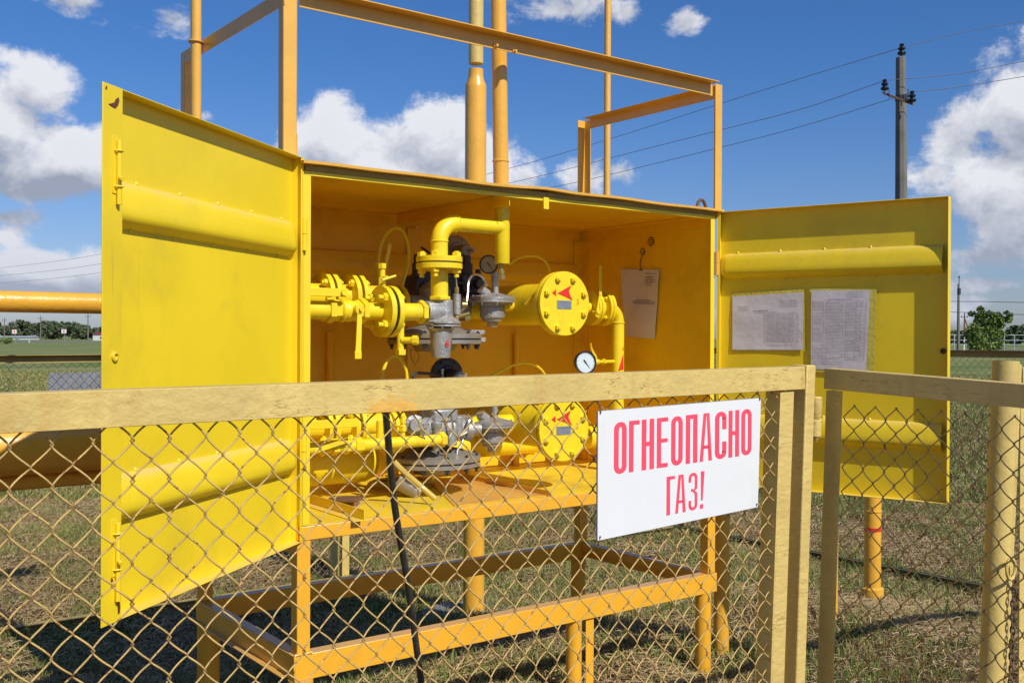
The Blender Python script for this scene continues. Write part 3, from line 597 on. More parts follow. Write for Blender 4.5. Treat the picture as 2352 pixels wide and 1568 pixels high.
# back and right-side fences
XC, YB = 6.45, 4.10
bf = thing('back_fence', (1, YB, 0), 'weathered mesh fence behind the cabinet, running across from the left', 'fence')
def far_rail(b, A, B, h=.058, face=None):
    A = V(A); B = V(B); u = (B - A); L = u.length; u.normalize(); nrm = V(face)
    b.prism([(0, 0), (0, -h), (.004, -h), (.004, -.004), (.054, -.004), (.054, 0)], A, nrm, EZ, u, L)
frm = mat('far_rail_paint', (.42, .30, .09), .6, .2, 4, bump=.1, dirt=(.2, .14, .05), dirt_amt=.7)
b = MB(); far_rail(b, (-9, YB, 1.43), (XC - .06, YB, 1.485), face=-EY); b.obj('top_rail', frm, bf)
b = MB(); far_rail(b, (-9, YB, -.42), (XC - .06, YB, -.43), face=-EY); b.obj('bottom_rail', frm, bf)
xa = Y(772, 1280, YB).x; xb = Y(795, 1280, YB).x
for x in (xa, xb): b = MB(); b.box((x - .034, YB + .006, -.55), (x + .034, YB + .04, 1.36)); b.obj('post', khkp, bf, bev=.002)
link_mesh(bf, (-9, YB + .045), EX, XC + 8.9, -.46, 1.42, fwire, r=.0019, n=3, sub=2, seed=9)
sf = thing('side_fence', (XC, 0, -.4), 'weathered mesh fence along the right side, beyond the right-hand door', 'fence')
b = MB(); far_rail(b, (XC, YB - .06, 1.495), (XC, FY - .1, 1.525), face=-EX); b.obj('top_rail', frm, sf)
b = MB(); far_rail(b, (XC, YB - .06, -.435), (XC, FY - .1, -.40), face=-EX); b.obj('bottom_rail', frm, sf)
link_mesh(sf, (XC + .035, YB - .02), -EY, 6.1, -.46, 1.49, fwire, r=.0019, n=3, sub=2, seed=10)
b = MB(); b.box((XC + .0, YB - .03, -.55), (XC + .06, YB + .03, 1.50)); tag(b.obj('corner_post', frm), 'dark corner post where the two far fences meet', 'post')
b = MB(); pa = [Y(x, y, YB + .07) for x, y in ((111, 856), (244, 856), (244, 935), (113, 935))]
c0, c2 = pa[0], pa[2]; rr = .02
poly = []
for cx_, cz_, s0 in ((c2.x - rr, c0.z - rr, 0), (c0.x + rr, c0.z - rr, 1), (c0.x + rr, c2.z + rr, 2), (c2.x - rr, c2.z + rr, 3)):
    poly += [(cx_ + rr * cos(s0 * pi / 2 + a), cz_ + rr * sin(s0 * pi / 2 + a)) for a in np.linspace(0, pi / 2, 5)]
b.prism(poly, V((0, YB + .07, 0)), EX, EZ, EY, .003); tag(b.obj('sign_plate', galv), 'grey back of a sign plate hung outside the far fence on the left', 'sign plate')

# ------------------------------------------------------------------ warning sign
SY = FY - .004
cs = [Y(x, y, SY) for x, y in ((1372.5, 943.5), (1371.5, 1242), (1740.5, 1164.5), (1747.5, 913))]
sg = thing('warning_sign', (cs[1] + cs[2]) / 2, 'white rectangular plate with red Cyrillic capitals wired to the front fence', 'sign')
b = MB(); poly = [(p.x, p.z) for p in cs]; b.prism(poly, V((0, SY, 0)), EX, EZ, -EY, -.0035); b.obj('plate_edge', grey, sg)
b = MB(); mid = sum((V((p.x, 0, p.z)) for p in cs), V()) / 4
poly2 = [(mid.x + (p.x - mid.x) * .997, mid.z + (p.z - mid.z) * .993) for p in cs]; b.prism(poly2, V((0, SY - .0003, 0)), EX, EZ, -EY, .0008); b.obj('plate', white, sg)
def zz(zx, zy): return Y((1400 + zx * 700 / 2111) / 1.0884, (880 + zy * 520 / 1568) / 1.0884, SY)
def lx(zx, zy): return zz(zx, zy).x
r1t = (zz(452, 525).z + zz(1402, 428).z) / 2; r1b = (zz(452, 915).z + zz(1402, 775).z) / 2
T1 = lambda x: zz(452, 525).z + (zz(1402, 428).z - zz(452, 525).z) * (x - lx(452, 525)) / (lx(1402, 428) - lx(452, 525))
B1 = lambda x: zz(452, 915).z + (zz(1402, 775).z - zz(452, 915).z) * (x - lx(452, 915)) / (lx(1402, 775) - lx(452, 915))
T2 = lambda x: zz(830, 934).z + (zz(1070, 896).z - zz(830, 934).z) * (x - lx(830, 934)) / (lx(1070, 896) - lx(830, 934))
B2 = lambda x: zz(820, 1226).z + (zz(1060, 1178).z - zz(820, 1226).z) * (x - lx(820, 1226)) / (lx(1060, 1178) - lx(820, 1226))
def letter(ch, xl, xr, Tf, Bf):
    """unit letter, (0..1, 0..1), as quads"""
    a = .375; c = .11; F = []
    R = lambda x0, y0, x1, y1: F.append([(x0, y0), (x1, y0), (x1, y1), (x0, y1)])
    def arc(cx, cy, rx, ry, t0, t1, n=8): return [(cx + rx * cos(t0 + (t1 - t0) * i / n), cy + ry * sin(t0 + (t1 - t0) * i / n)) for i in range(n + 1)]
    def strip(o, i_):
        for k in range(len(o) - 1): F.append([o[k], o[k + 1], i_[k + 1], i_[k]])
    def oring(full=True):
        q = .14; n = 8
        out = arc(.5, 1 - q, .5, q, 0, pi, 2 * n) + arc(.5, q, .5, q, pi, 2 * pi, 2 * n); q2 = .09
        inn = arc(.5, 1 - q2 - .075, .5 - a, q2 - .02, 0, pi, 2 * n) + arc(.5, q2 + .075, .5 - a, q2 - .02, pi, 2 * pi, 2 * n)
        return out, inn
    if ch == 'О': o, i_ = oring(); strip(o + o[:1], i_ + i_[:1])
    elif ch == 'С':
        o, i_ = oring(); strip(o, i_); R(1 - a, .62, 1, .86); R(1 - a, .14, 1, .36)
    elif ch == 'Г': R(0, 0, a + .06, 1); R(a + .06, 1 - .085, 1, 1)
    elif ch == 'Н': R(0, 0, a, 1); R(1 - a, 0, 1, 1); R(a, .47, 1 - a, .555)
    elif ch == 'Е': R(0, 0, a, 1); R(a, 0, .95, .085); R(a, 1 - .085, .97, 1); R(a, .50, .93, .58)
    elif ch == 'П': R(0, 0, a, 1); R(1 - a, 0, 1, 1); R(a, 1 - .085, 1 - a, 1)
    elif ch == 'А':
        F.append([(0, 0), (.27, 0), (.56, 1), (.30, 1)]); F.append([(.72, 0), (1.02, 0), (.78, 1), (.56, 1)]); F.append([(.32, .26), (.72, .26), (.70, .33), (.33, .33)])
    elif ch == 'З':
        o, i_ = oring(); n = 17
        up_o = arc(.5, .86, .5, .14, pi, 0, 12) + arc(.5, .60, .5, .09, 0, -pi / 2, 8); up_i = arc(.5, .845, .20, .07, pi, 0, 12) + arc(.5, .62, .20, .075, 0, -pi / 2, 8)
        up_i[-1] = (.5, .57); strip(up_o, up_i); F.append([(.28, .50), (.5, .50), (.5, .575), (.28, .575)])
        lo_o = arc(.5, .14, .5, .14, -pi, 0, 12) + arc(.5, .42, .5, .10, 0, pi / 2, 8); lo_i = arc(.5, .15, .20, .07, -pi, 0, 12) + arc(.5, .39, .20, .08, 0, pi / 2, 8); strip(lo_o, lo_i)
        R(0, .14, .30, .27); R(0, .75, .30, .86)
    elif ch == '!': F.append([(.3, .22), (.65, .22), (1, 1), (.25, 1)]); R(.1, 0, .75, .12)
    b = MB()
    for q in F:
        P = []
        for x, y in q: X = xl + (xr - xl) * x; P.append(V((X, SY - .0014, Bf(X) + (Tf(X) - Bf(X)) * y)))
        b.add(P, [tuple(range(len(P)))])
    o = b.obj('letter', redv, sg, smooth=False); return o
for ch, x0, x1 in (('О', 404, 500), ('Г', 517, 597), ('Н', 613, 707), ('Е', 727, 815), ('О', 835, 922), ('П', 945, 1033), ('А', 1050, 1142), ('С', 1165, 1252), ('Н', 1267, 1347), ('О', 1363, 1441)):
    letter(ch, lx(x0, 650), lx(x1, 650), T1, B1)
for ch, x0, x1 in (('Г', 800, 862), ('А', 866, 944), ('З', 966, 1032), ('!', 1048, 1086)): letter(ch, lx(x0, 1060), lx(x1, 1060), T2, B2)
for p in (cs[0], cs[3], cs[1], cs[2]):
    c = V((p.x + (.007 if p.x < .1 else -.007), SY - .0015, p.z + (-.007 if p.z > 1.3 else .007))); b = MB(); b.tube([c, c + V((0, -.002, .004)), c + V((0, .008, .03 if p.z > 1.3 else -.02))], .0017, 5); b.obj('wire_tie', rustm, sg)

# ------------------------------------------------------------------ black ribbed hose hanging behind the front fence
h0, h1, h2, h3 = Y(885, 935, -1.0), Y(905, 1150, -.9), Y(935, 1330, -.82), Y(962, 1525, -.75)
pts = bez([h0, h1, h2, h3, h3 + (h3 - h2) * 1.1], 200); L_ = 0; rs = []
for i in range(len(pts)): rs.append(.0108 + (.0008 if i % 2 else 0))
b = MB(); b.tube(pts, .013, 12, rs=rs); tag(b.obj('ribbed_hose', hosem), 'black ribbed hose hanging down between the front fence and the cabinet', 'hose')

# ------------------------------------------------------------------ equipment inside the cabinet
def rad(x, y1, y2, Yv): return (Y(x, y1, Yv).z - Y(x, y2, Yv).z) / 2
def part(name, m, par, f, bev=0., **k): b = MB(); f(b); return b.obj(name, m, par, bev, **k)
YA = .13; zA_ = Y(740, 712, YA).z; RA = rad(740, 690.5, 733.5, YA)
AX = lambda px: Y(px, 712, YA).x
def P(x, y=YA, z=None): return V((x, y, zA_ if z is None else z))
LAST = None
def disc(par, c, ax, R, t, name='flange', m=None, n=40):
    global LAST
    ax = V(ax).normalized(); LAST = part(name, m or yel2, par, lambda b: b.lathe(V(c), ax, [(0, R - .0015), (.0015, R), (t - .0015, R), (t, R - .0015)], n)); return LAST
def ringbolts(par, c, ax, R, n, r=.011, l=.045, ph=.5, m=None):
    q = LAST if LAST is not None and LAST.parent == par else par
    for p in ringpts(c, ax, R, n, ph): bolt(q, p, ax, r, l, m)
# front ball valve and its pipe
bv = thing('ball_valve', P(AX(790)), 'yellow ball valve with its flat lever hanging down, on the front upper pipe', 'valve')
part('pipe', yel2, bv, lambda b: b.cyl(P(.012), P(AX(757)), RA, n=32))
for a, c, k in ((750, 764, 1.38), (764.3, 778, 1.18), (826, 838, 1.42), (816, 825.7, 1.2)):
    part('hex_nut', yel2, bv, lambda b: b.lathe(P(AX(a)), EX, [(0, RA * k * .95), (.003, RA * k), (AX(c) - AX(a) - .003, RA * k), (AX(c) - AX(a), RA * k * .95)], 6), .001)
L_ = AX(816) - AX(778)
part('valve_body', yel2, bv, lambda b: b.lathe(P(AX(778.2)), EX, [(0, RA * 1.05), (.006, RA * 1.28), (.016, RA * 1.3), (.024, RA * 1.12), (L_ * .5, RA * 1.22), (L_ - .02, RA * 1.1), (L_ - .004, RA * 1.1)], 32))
hb = Y(808, 703, YA); hb.z = zA_ + .004
part('stem', yel2, bv, lambda b: (b.cyl(hb - EY * RA * .8, hb - EY * (RA + .035), .019, n=20), b.cyl(hb - EY * (RA + .036), hb - EY * (RA + .046), .008, n=6)))
l0 = V((hb.x, YA - RA - .03, hb.z)); l1 = Y(822, 822, YA - RA - .045)
def lever(b, a, c, w0=.018, w1=.021, t=.005, side=EX, bow=0.):
    d = (c - a); n_ = d.cross(side).normalized(); side = n_.cross(d).normalized(); vs = []
    for k in range(7):
        q = k / 6; w = w0 + (w1 - w0) * q; o = a + d * q + n_ * bow * sin(pi * q)
        vs += [o - side * w / 2 - n_ * t / 2, o + side * w / 2 - n_ * t / 2, o + side * w / 2 + n_ * t / 2, o - side * w / 2 + n_ * t / 2]
    fs = [(k * 4 + i, k * 4 + (i + 1) % 4, k * 4 + 4 + (i + 1) % 4, k * 4 + 4 + i) for k in range(6) for i in range(4)] + [(3, 2, 1, 0), (24, 25, 26, 27)]
    b.add(vs, fs)
lv_ = part('lever', yel2, bv, lambda b: (b.lathe(l0 - EY * .004, EY, [(0, .021), (.006, .021)], 20), lever(b, l0 + EZ * -.012, l1, .022, .026)), .001)
part('lever_tip', yel2, lv_, lambda b: b.frame(l1, EX, EY, EZ, (-.0155, -.005, -.004), (.0155, .005, .028)), .002)
# flange joint right of the valve
fj = thing('flange_joint', P(AX(885)), 'pair of bolted yellow flanges on the front upper pipe, a small tap standing on top', 'flange')
RF = rad(884, 655, 773, YA); x1, x2 = AX(872), AX(887)
part('pipe', yel2, fj, lambda b: b.cyl(P(AX(838.3)), P(x1), RA * .97, n=32)); disc(fj, P(x1), EX, RF, .024); disc(fj, P(x2 + .006), EX, RF, .024)
part('gasket', blk, fj, lambda b: b.cyl(P(x1 + .0243), P(x2 + .0057), RF * .93, n=32))
part('pipe', yel2, fj, lambda b: b.cyl(P(x2 + .0303), P(AX(962)), RA, n=32))
ringbolts(fj, P(x1), -EX, RF * .74, 4, .019, .09); ringbolts(fj, P(x2 + .030), EX, RF * .74, 4, .017, .03)
part('hex_flange', yel2, fj, lambda b: b.lathe(P(AX(962.3)), EX, [(0, RA * 1.32), (.004, RA * 1.38), (.020, RA * 1.38), (.024, RA * 1.32)], 6), .001)
tp = V((x1 + .012, YA, zA_ + RF))
part('tap', yel2, fj, lambda b: (b.cyl(tp, tp + EZ * .035, .017, n=6), b.cyl(tp + EZ * .035, tp + EZ * .072, .013, n=16), b.lathe(tp + EZ * .072, EZ, [(0, .019), (.022, .019), (.023, .012)], 6)), .001)
part('tap_handle', yel2, fj, lambda b: (b.cyl(tp + V((0, -.012, .035)), tp + V((.005, -.035, .032)), .009, n=10), b.tube([tp + V((-.02, -.034, .022)), tp + V((.045, -.036, .042))], .0055)))
dr = Y(920, 737, YA); dx_ = dr.x
dn = thing('drain_stub', V((dx_, YA, 1.45)), 'thin yellow drain stub with a hexagonal side plug, hanging under the front upper pipe', 'drain')
zb_ = Y(920, 815, YA).z
part('stub_pipe', yel2, dn, lambda b: b.cyl((dx_, YA, zA_ - RA * .8), (dx_, YA, zb_ + .02), rad(920, 0, 17, YA) , n=20))
part('bottom_nut', yel2, dn, lambda b: b.lathe((dx_, YA, zb_), EZ, [(0, .024), (.024, .024)], 4), .001)
zc_ = Y(920, 781, YA).z
part('side_plug', yel2, dn, lambda b: (b.cyl((dx_, YA - .01, zc_), (dx_ + .035, YA - .05, zc_), .014, n=16), b.lathe((dx_ + .032, YA - .047, zc_), (.035, -.04, 0), [(0, .021), (.024, .021)], 6)), .001)
# front regulator, aluminium
xr_ = Y(1018, 720, YA).x
rg = thing('pressure_regulator', V((xr_, YA, 1.45)), 'small grey cast regulator with a red 6 painted on its tapered cup', 'regulator')
def reg_front(xr_, zA_, YA, rg, six=True):
    rr = RA * 1.12
    part('body', alu, rg, lambda b: (b.lathe((xr_ - .098, YA, zA_), EX, [(0, rr * 1.18), (.03, rr * 1.14), (.08, rr), (.125, rr * .8)], 28), b.lathe((xr_, YA, zA_ - .09), EZ, [(0, rr * .9), (.05, rr * 1.05), (.10, rr), (.148, rr * .98)], 28),
         b.frame(V((xr_, YA, zA_)), EX, EY, EZ, (-.096, -rr * .85, -rr * 1.05), (-.01, rr * .85, rr * .95))), .006, ang=50)
    R = rad(1022, 0, 82, YA); z = Y(1022, 745, YA).z + (zA_ - P(0).z)
    part('diaphragm_case', alu, rg, lambda b: (b.lathe((xr_, YA, z + .004), EZ, [(0, R), (.007, R), (.009, R * .96), (.03, R * .6), (.045, R * .45)], 40), b.lathe((xr_, YA, z - .014), EZ, [(0, R * .62), (.004, R * .92), (.006, R), (.0125, R)], 40)))
    for p in ringpts((xr_, YA, z + .011), EZ, R * .9, 10): bolt(rg, p, EZ, .005, .02, steel)
    for p in ringpts((xr_, YA, z - .009), EZ, R * .9, 10): bolt(rg, p, -EZ, .005, .02, steel)
    zc = Y(1012, 822, YA).z + (zA_ - P(0).z); r1 = rad(1010, 0, 56, YA); r2 = rad(1010, 0, 43, YA)
    part('spring_cup', alu, rg, lambda b: b.lathe((xr_ - .012, YA, zc), EZ, [(0, r2 * .9), (.003, r2), (z - zc - .03, r1 * .95), (z - zc - .018, r1 * 1.15)], 36))
    return z, zc, r1
z, zc, r1 = reg_front(xr_, P(0).z, YA, rg)
def numeral(ch, c, s, par, right=EX, upv=EZ, nrm=-EY, m=None, w=.0035):
    S = {'6': [(.75, .95), (.45, .9), (.2, .6), (.15, .3), (.3, .05), (.6, .05), (.75, .25), (.65, .48), (.4, .5), (.2, .35)], '3': [(.15, .85), (.4, 1), (.7, .85), (.65, .62), (.4, .52), (.7, .42), (.78, .18), (.5, 0), (.15, .12)],
         '2': [(.15, .8), (.35, 1), (.65, .95), (.72, .7), (.5, .4), (.15, .05), (.8, .05)], '1': [(.25, .75), (.5, 1), (.5, 0)]}[ch]
    pts = [c + right * ((x - .5) * s * .7) + upv * ((y - .5) * s) for x, y in S]; pts = bez(pts, 40) if ch != '1' else pts; b = MB(); vs = []
    for i, p in enumerate(pts):
        t = (pts[min(i + 1, len(pts) - 1)] - pts[max(0, i - 1)]).normalized(); q = t.cross(nrm).normalized(); vs += [p - q * w / 2, p + q * w / 2]
    b.add(vs, [(2 * i, 2 * i + 1, 2 * i + 3, 2 * i + 2) for i in range(len(pts) - 1)]); return b.obj('numeral', m or red, par, smooth=False)
toc = (V((CAM.x, CAM.y, 0)) - V((xr_, YA, 0))).normalized(); dn_ = (toc * .75 + V((.45, -.2, 0))).normalized(); q = V((xr_ - .012, YA, Y(1028, 787, YA).z)) + dn_ * (r1 * .96)
numeral('6', q + dn_ * .001, .03, rg, right=EZ.cross(dn_) , nrm=dn_, w=.0045)
# riser with elbow and tee
rt = thing('riser_pipe', (P1(ZT).x, YA, ZT), 'thicker ochre pipe through the roof, ending inside as a yellow tee with an elbow', 'pipe')
old = [o for o in bpy.data.objects if o.get('label', '').startswith('thicker ochre pipe')][0]; bpy.data.objects.remove(old)
cx0 = Y(1150, 412, YA).x; lean = -.024; PP = lambda z, y=YA: V((cx0 + lean * (z - 2.40), y, z))
rI = rad(1154, 0, 34.5, YA) / 1
part('upper_pipe', org2, rt, lambda b: (b.cyl(PP(ZT + .018), PP(4.4), rI * 1.04, n=36), b.lathe(PP(2.41), EZ, [(0, rI), (.003, rI + .005), (.008, rI + .005), (.012, rI)], 36, cap=(False, False))))
zq = Y(1154, 606, YA).z; part('lower_pipe', yel2, rt, lambda b: b.lathe(PP(zq), EZ, [(0, rI * .97), (.002, rI), (ZT - .014 - zq, rI)], 36))
part('roof_collar', yel, rt, lambda b: b.lathe(PP(ZT - .024), EZ, [(0, rI * 1.7), (.008, rI * 1.7)], 28))
xp = Y(1009, 570, YA).x; rE = rad(1010, 0, 39.5, YA); ze = Y(1085, 517, YA).z; Rb = .085
def elbow(b, r, n=14): b.tube([V((xp, YA, ze - Rb - .001))] + [V((xp + Rb - Rb * cos(a), YA, ze - Rb + Rb * sin(a))) for a in np.linspace(0, pi / 2, n)] + [V((xp + Rb + .002, YA, ze))], r, 32)
part('elbow', yel2, rt, lambda b: elbow(b, rE * 1.01))
part('cross_pipe', yel2, rt, lambda b: b.cyl((xp + Rb + .0025, YA, ze), (PP(ze).x, YA, ze), rE * .92, n=32))
zf = Y(1009, 604, YA).z; RF2 = rad(1009, 0, 107, YA)
part('down_pipe', yel2, rt, lambda b: b.cyl((xp, YA, zf + .026), (xp, YA, ze - Rb - .0015), rE, n=32))
for q in (V((xp, YA, ze - Rb - .004)),): part('weld_ring', yel2, rt, lambda b: b.lathe(q, EZ, [(0, rE), (.003, rE + .004), (.006, rE + .004), (.009, rE)], 32, cap=(False, False)))
part('weld_ring', yel2, rt, lambda b: b.lathe(V((xp + Rb, YA, ze)), EX, [(0, rE * .95), (.003, rE + .003), (.006, rE + .003), (.009, rE * .93)], 32, cap=(False, False)))
part('drain_plug', brass, rt, lambda b: (b.cyl(PP(zq - .03) - EX * .006, PP(zq) - EX * .006, .010, n=12), b.lathe(PP(zq - .05) - EX * .006, EZ, [(0, .015), (.022, .015)], 6), b.lathe(PP(zq - .075) - EX * .006, EZ, [(0, .018), (.022, .018)], 6)), .001)
disc(rt, (xp, YA, zf + .003), EZ, RF2, .024); ringbolts(rt, V((xp, YA, zf + .027)), EZ, RF2 * .76, 4, .021, .02)
of = thing('outlet_neck', (xp, YA, zA_ + .05), 'short vertical yellow pipe with a bolted flange, standing on the small grey regulator', 'pipe')
disc(of, (xp, YA, zf - .027), EZ, RF2, .024); ringbolts(of, V((xp, YA, zf - .027)), -EZ, RF2 * .76, 4, .020, .07)
part('gasket', blk, of, lambda b: b.cyl((xp, YA, zf - .0028), (xp, YA, zf + .0028), RF2 * .95, n=32))
zh = Y(1014, 684, YA).z
part('neck_pipe', yel2, of, lambda b: (b.cyl((xp + .002, YA, zh + .006), (xp + .001, YA, zf - .0273), rE * 1.02, n=32)))
part('hex_flange', yel2, of, lambda b: b.lathe((xp + .004, YA, zh - .011), EZ, [(0, rE * 1.3), (.003, rE * 1.36), (.014, rE * 1.36), (.0168, rE * 1.3)], 6), .001)

# filters
YF = .10; RFt = rad(1298, 623, 771, YF)
def label_plate(fl, c, nrm=-EY):
    np_ = part('name_plate', galv, fl, lambda b: b.frame(c, EX, nrm, EZ, (-.045, 0, -.0205), (.045, .0015, .0205)))
    def txt(b):
        for zz_, x0, x1 in ((.012, -.02, .03), (.003, -.012, .012), (-.006, -.02, .03), (-.014, -.035, -.02), (-.014, -.005, .01), (-.014, .018, .034)): b.frame(c, EX, nrm, EZ, (x0, .0016, zz_ - .001), (x1, .0019, zz_ + .001))
    part('plate_print', ink, np_, txt)
cF = Y(1298, 697, YF)
fl = thing('gas_filter', cF, 'upper yellow gas filter, a big bolted round cover with red arrows on it', 'filter')
disc(fl, cF, EY, RFt, .021); disc(fl, cF + EY * .026, EY, RFt, .022)
part('gasket', blk, fl, lambda b: b.cyl(cF + EY * .0213, cF + EY * .0257, RFt * .97, n=36))
rb = RFt * .66
part('body', yel2, fl, lambda b: b.lathe(cF + EY * .0483, EY, [(0, rb), (.66, rb), (.72, rb * .93), (.76, rb * .7), (.775, rb * .2)], 40))
ringbolts(fl, cF, -EY, RFt * .81, 8, .0165, .02, ph=.5)
ringbolts(fl, cF + EY * .048, EY, RFt * .81, 8, .0155, .03, ph=.5)
label_plate(fl, Y(1296, 700, YF - .0005))
def arrow(par, pts, Yv):
    b = MB(); b.prism([(p.x, p.z) for p in [Y(x, y, Yv) for x, y in pts]], V((0, Yv, 0)), EX, EZ, -EY, .0006); b.obj('red_arrow', red, par, smooth=False)
arrow(fl, [(1280, 673.5), (1313, 655), (1307, 668), (1308, 673), (1315, 690), (1300, 682)], YF - .001); arrow(fl, [(1268, 672), (1277, 664), (1277.5, 680)], YF - .001)
numeral('3', Y(1327, 693, YF - .002), .026, fl, w=.0022)
zlow = Y(1298, 985, YF).z - cF.z
lo = copy_tree(fl, (0, 0, zlow)); lo['label'] = 'lower yellow gas filter, its bolted round cover seen through the fence mesh'; 
fl['group'] = lo['group'] = 'gas filters'
part('side_nozzle', yel2, fl, lambda b: b.cyl(V((cF.x - .25, .40, cF.z - .005)), V((cF.x - rb * .9, .40, cF.z - .005)), .030, n=24))
part('cover_lug', yel2, fl, lambda b: lever(b, Y(1207, 700, .22), Y(1236, 670, .16), .02, .02, .006))

# right flanged valve, elbow and down pipe
YR = .50; zR = Y(1395, 708, YR).z; RR = rad(1390, 668, 748, YR)
rv = thing('ball_valve', V((Y(1380, 708, YR).x, YR, zR)), 'flanged yellow ball valve with an upright lever, right of the upper filter', 'valve')
XR = lambda px: Y(px, 708, YR).x
xv = XR(1352); xw = XR(1384)
part('pipe', yel2, rv, lambda b: b.cyl((cF.x + .05, YR, zR), (xv - .001, YR, zR), .034, n=24))
disc(rv, (xv, YR, zR), EX, RR * .98, .018); disc(rv, (xv + .021, YR, zR), EX, RR * .98, .018)
part('valve_body', yel2, rv, lambda b: b.lathe((xv + .0395, YR, zR), EX, [(0, .05), (.02, .056), (.05, .056), (xw - xv - .0605, .05)], 28))
disc(rv, (xw - .0205, YR, zR), EX, RR, .018); disc(rv, (xw + .0005, YR, zR), EX, RR, .020)
ringbolts(rv, V((xw - .021, YR, zR)), -EX, RR * .77, 4, .012, .03); ringbolts(rv, V((xv + .039, YR, zR)), EX, RR * .77, 4, .012, .03); ringbolts(rv, V((xw + .0205, YR, zR)), EX, RR * .77, 4, .012, .02)
a = Y(1370, 722, YR - .085); c = Y(1379, 678, YR - .085); e = Y(1379, 610, YR - .085)
a = Y(1371, 728, YR - .085)
part('lever', yel2, rv, lambda b: (lever(b, a, c, .022, .02, .005), lever(b, c - EZ * .004, e, .02, .02, .005), b.cyl((a.x + .004, YR - .05, a.z + .025), (a.x + .004, YR - .095, a.z + .025), .010, n=12)), .001)
numeral('1', Y(1394, 700, YR - .03) + EX * .0, .02, rv, m=ink, w=.002)
dp = thing('down_pipe', V((XR(1419), YR, ZF)), 'yellow pipe bending down from the right valve, a red arrow painted on it', 'pipe')
xd = Y(1419, 760, YR).x; rd_ = rad(1419, 0, 28.5, YR); Re = .075
part('elbow', yel2, dp, lambda b: b.tube([V((xw + .0208, YR, zR)), V((xd - Re, YR, zR))] + [V((xd - Re + Re * sin(t), YR, zR - Re + Re * cos(t))) for t in np.linspace(.05, pi / 2, 12)] + [V((xd, YR, zR - Re - .004))], rd_ * .99, 28))
part('vertical_pipe', yel2, dp, lambda b: b.cyl((xd, YR, ZF + .03), (xd, YR, zR - Re - .0045), rd_ * 1.03, n=28))
part('weld_ring', yel2, dp, lambda b: b.lathe((xd, YR, zR - Re - .008), EZ, [(0, rd_), (.002, rd_ + .005), (.008, rd_ + .005), (.010, rd_)], 28, cap=(False, False)))
part('foot', yel2, dp, lambda b: (b.lathe((xd, YR, ZF + .001), EZ, [(0, .07), (.028, .07)], 24)))
def wrap_mark(par, c, r, pts, m=red, Yv=YR):   # painted mark on a vertical pipe: points given by sight lines
    b = MB(); vs = []
    for px, py in pts:
        d = ray(px, py).normalized(); o = CAM; dx, dy = d.x, d.y; ox, oy = o.x - c.x, o.y - c.y
        A = dx * dx + dy * dy; B = 2 * (ox * dx + oy * dy); C = ox * ox + oy * oy - r * r; D_ = B * B - 4 * A * C
        if D_ < 0: D_ = 0
        t = (-B - sqrt(D_)) / (2 * A); vs.append(o + d * t)
    b.add(vs, [tuple(range(len(vs)))]); b.obj('red_arrow', m, par, smooth=False)
for strip_ in range(5):
    x0 = 1421 + strip_ * 2.2; x1 = min(x0 + 2.2, 1432.6); f = lambda x: (853 - (x - 1420) * 3.4, 852 - (x - 1420) * .3)
    wrap_mark(dp, V((xd, YR, 0)), rd_ * 1.03 + .0015, [(x0, f(x0)[1]), (x1, f(x1)[1]), (x1, f(x1)[0]), (x0, f(x0)[0] - 1)])
wrap_mark(dp, V((xd, YR, 0)), rd_ * 1.03 + .0015, [(1429, 803), (1432.4, 795), (1432.4, 804)])
# round gauge with white face
def gauge(c, R, nrm, label, dialm, depth, body=True, par_label=None):
    g = thing('pressure_gauge', c, label, 'pressure gauge'); nrm = V(nrm).normalized(); u = EZ.cross(nrm).normalized(); up = nrm.cross(u)
    part('case', blk, g, lambda b: (b.lathe(c - nrm * depth, nrm, [(0, R * .6), (depth * .15, R * .95), (depth * .9, R), (depth, R), (depth + .0, R * .88)], 40, cap=(True, False)), b.lathe(c - nrm * .0005, nrm, [(0, R * .88), (-.008, R * .86)], 40, cap=(False, False))))
    part('dial', dialm, g, lambda b: b.cyl(c - nrm * .009, c - nrm * .006, R * .875, n=40))
    def marks(b):
        for k in range(21):
            a = radians(225 - 270 * k / 20); r0 = R * (.70 if k % 2 == 0 else .76); w = R * (.018 if k % 2 == 0 else .01)
            d = u * cos(a) + up * sin(a); q = u * -sin(a) + up * cos(a); o = c - nrm * .0058
            b.add([o + d * r0 - q * w, o + d * r0 + q * w, o + d * R * .82 + q * w, o + d * R * .82 - q * w], [(0, 1, 2, 3)])
    part('scale_marks', ink, g, marks)
    a = radians(-52); d = u * cos(a) + up * sin(a); q = u * -sin(a) + up * cos(a); o = c - nrm * .0045
    part('needle', blk, g, lambda b: (b.add([o - d * R * .28 - q * R * .07, o - d * R * .28 + q * R * .07, o + d * R * .66 + q * .0008, o + d * R * .66 - q * .0008], [(0, 1, 2, 3)]), b.cyl(c - nrm * .0058, c - nrm * .003, R * .07, n=14)))
    return g, u, up
cg = Y(1346, 832, .40); g1, u, up = gauge(cg, rad(1346, 805, 859, .40), (-.25, -.97, .02), 'round black-rimmed pressure gauge with a pale blue-white dial, left of the down pipe', dial, .03)
o = cg + V((0, -.004, 0)); R = .028
b = MB(); a = radians(100); d = u * cos(a) + up * sin(a); q = u * -sin(a) + up * cos(a); b.add([cg + d * .042 - q * .002 + V((0, -.0048, 0)) , cg + d * .042 + q * .002 + V((0, -.0048, 0)), cg + d * .036 + V((0, -.0048, 0))], [(0, 1, 2)]); b.obj('red_mark', red, g1)
gv = thing('gauge_tap', V((xd - .08, YR - .05, cg.z)), 'small yellow tap with a curved lever between the gauge and the down pipe', 'tap')
p0 = V((xd - rd_ * .6, YR, cg.z)); p1 = cg + V((.012, .035, .0))
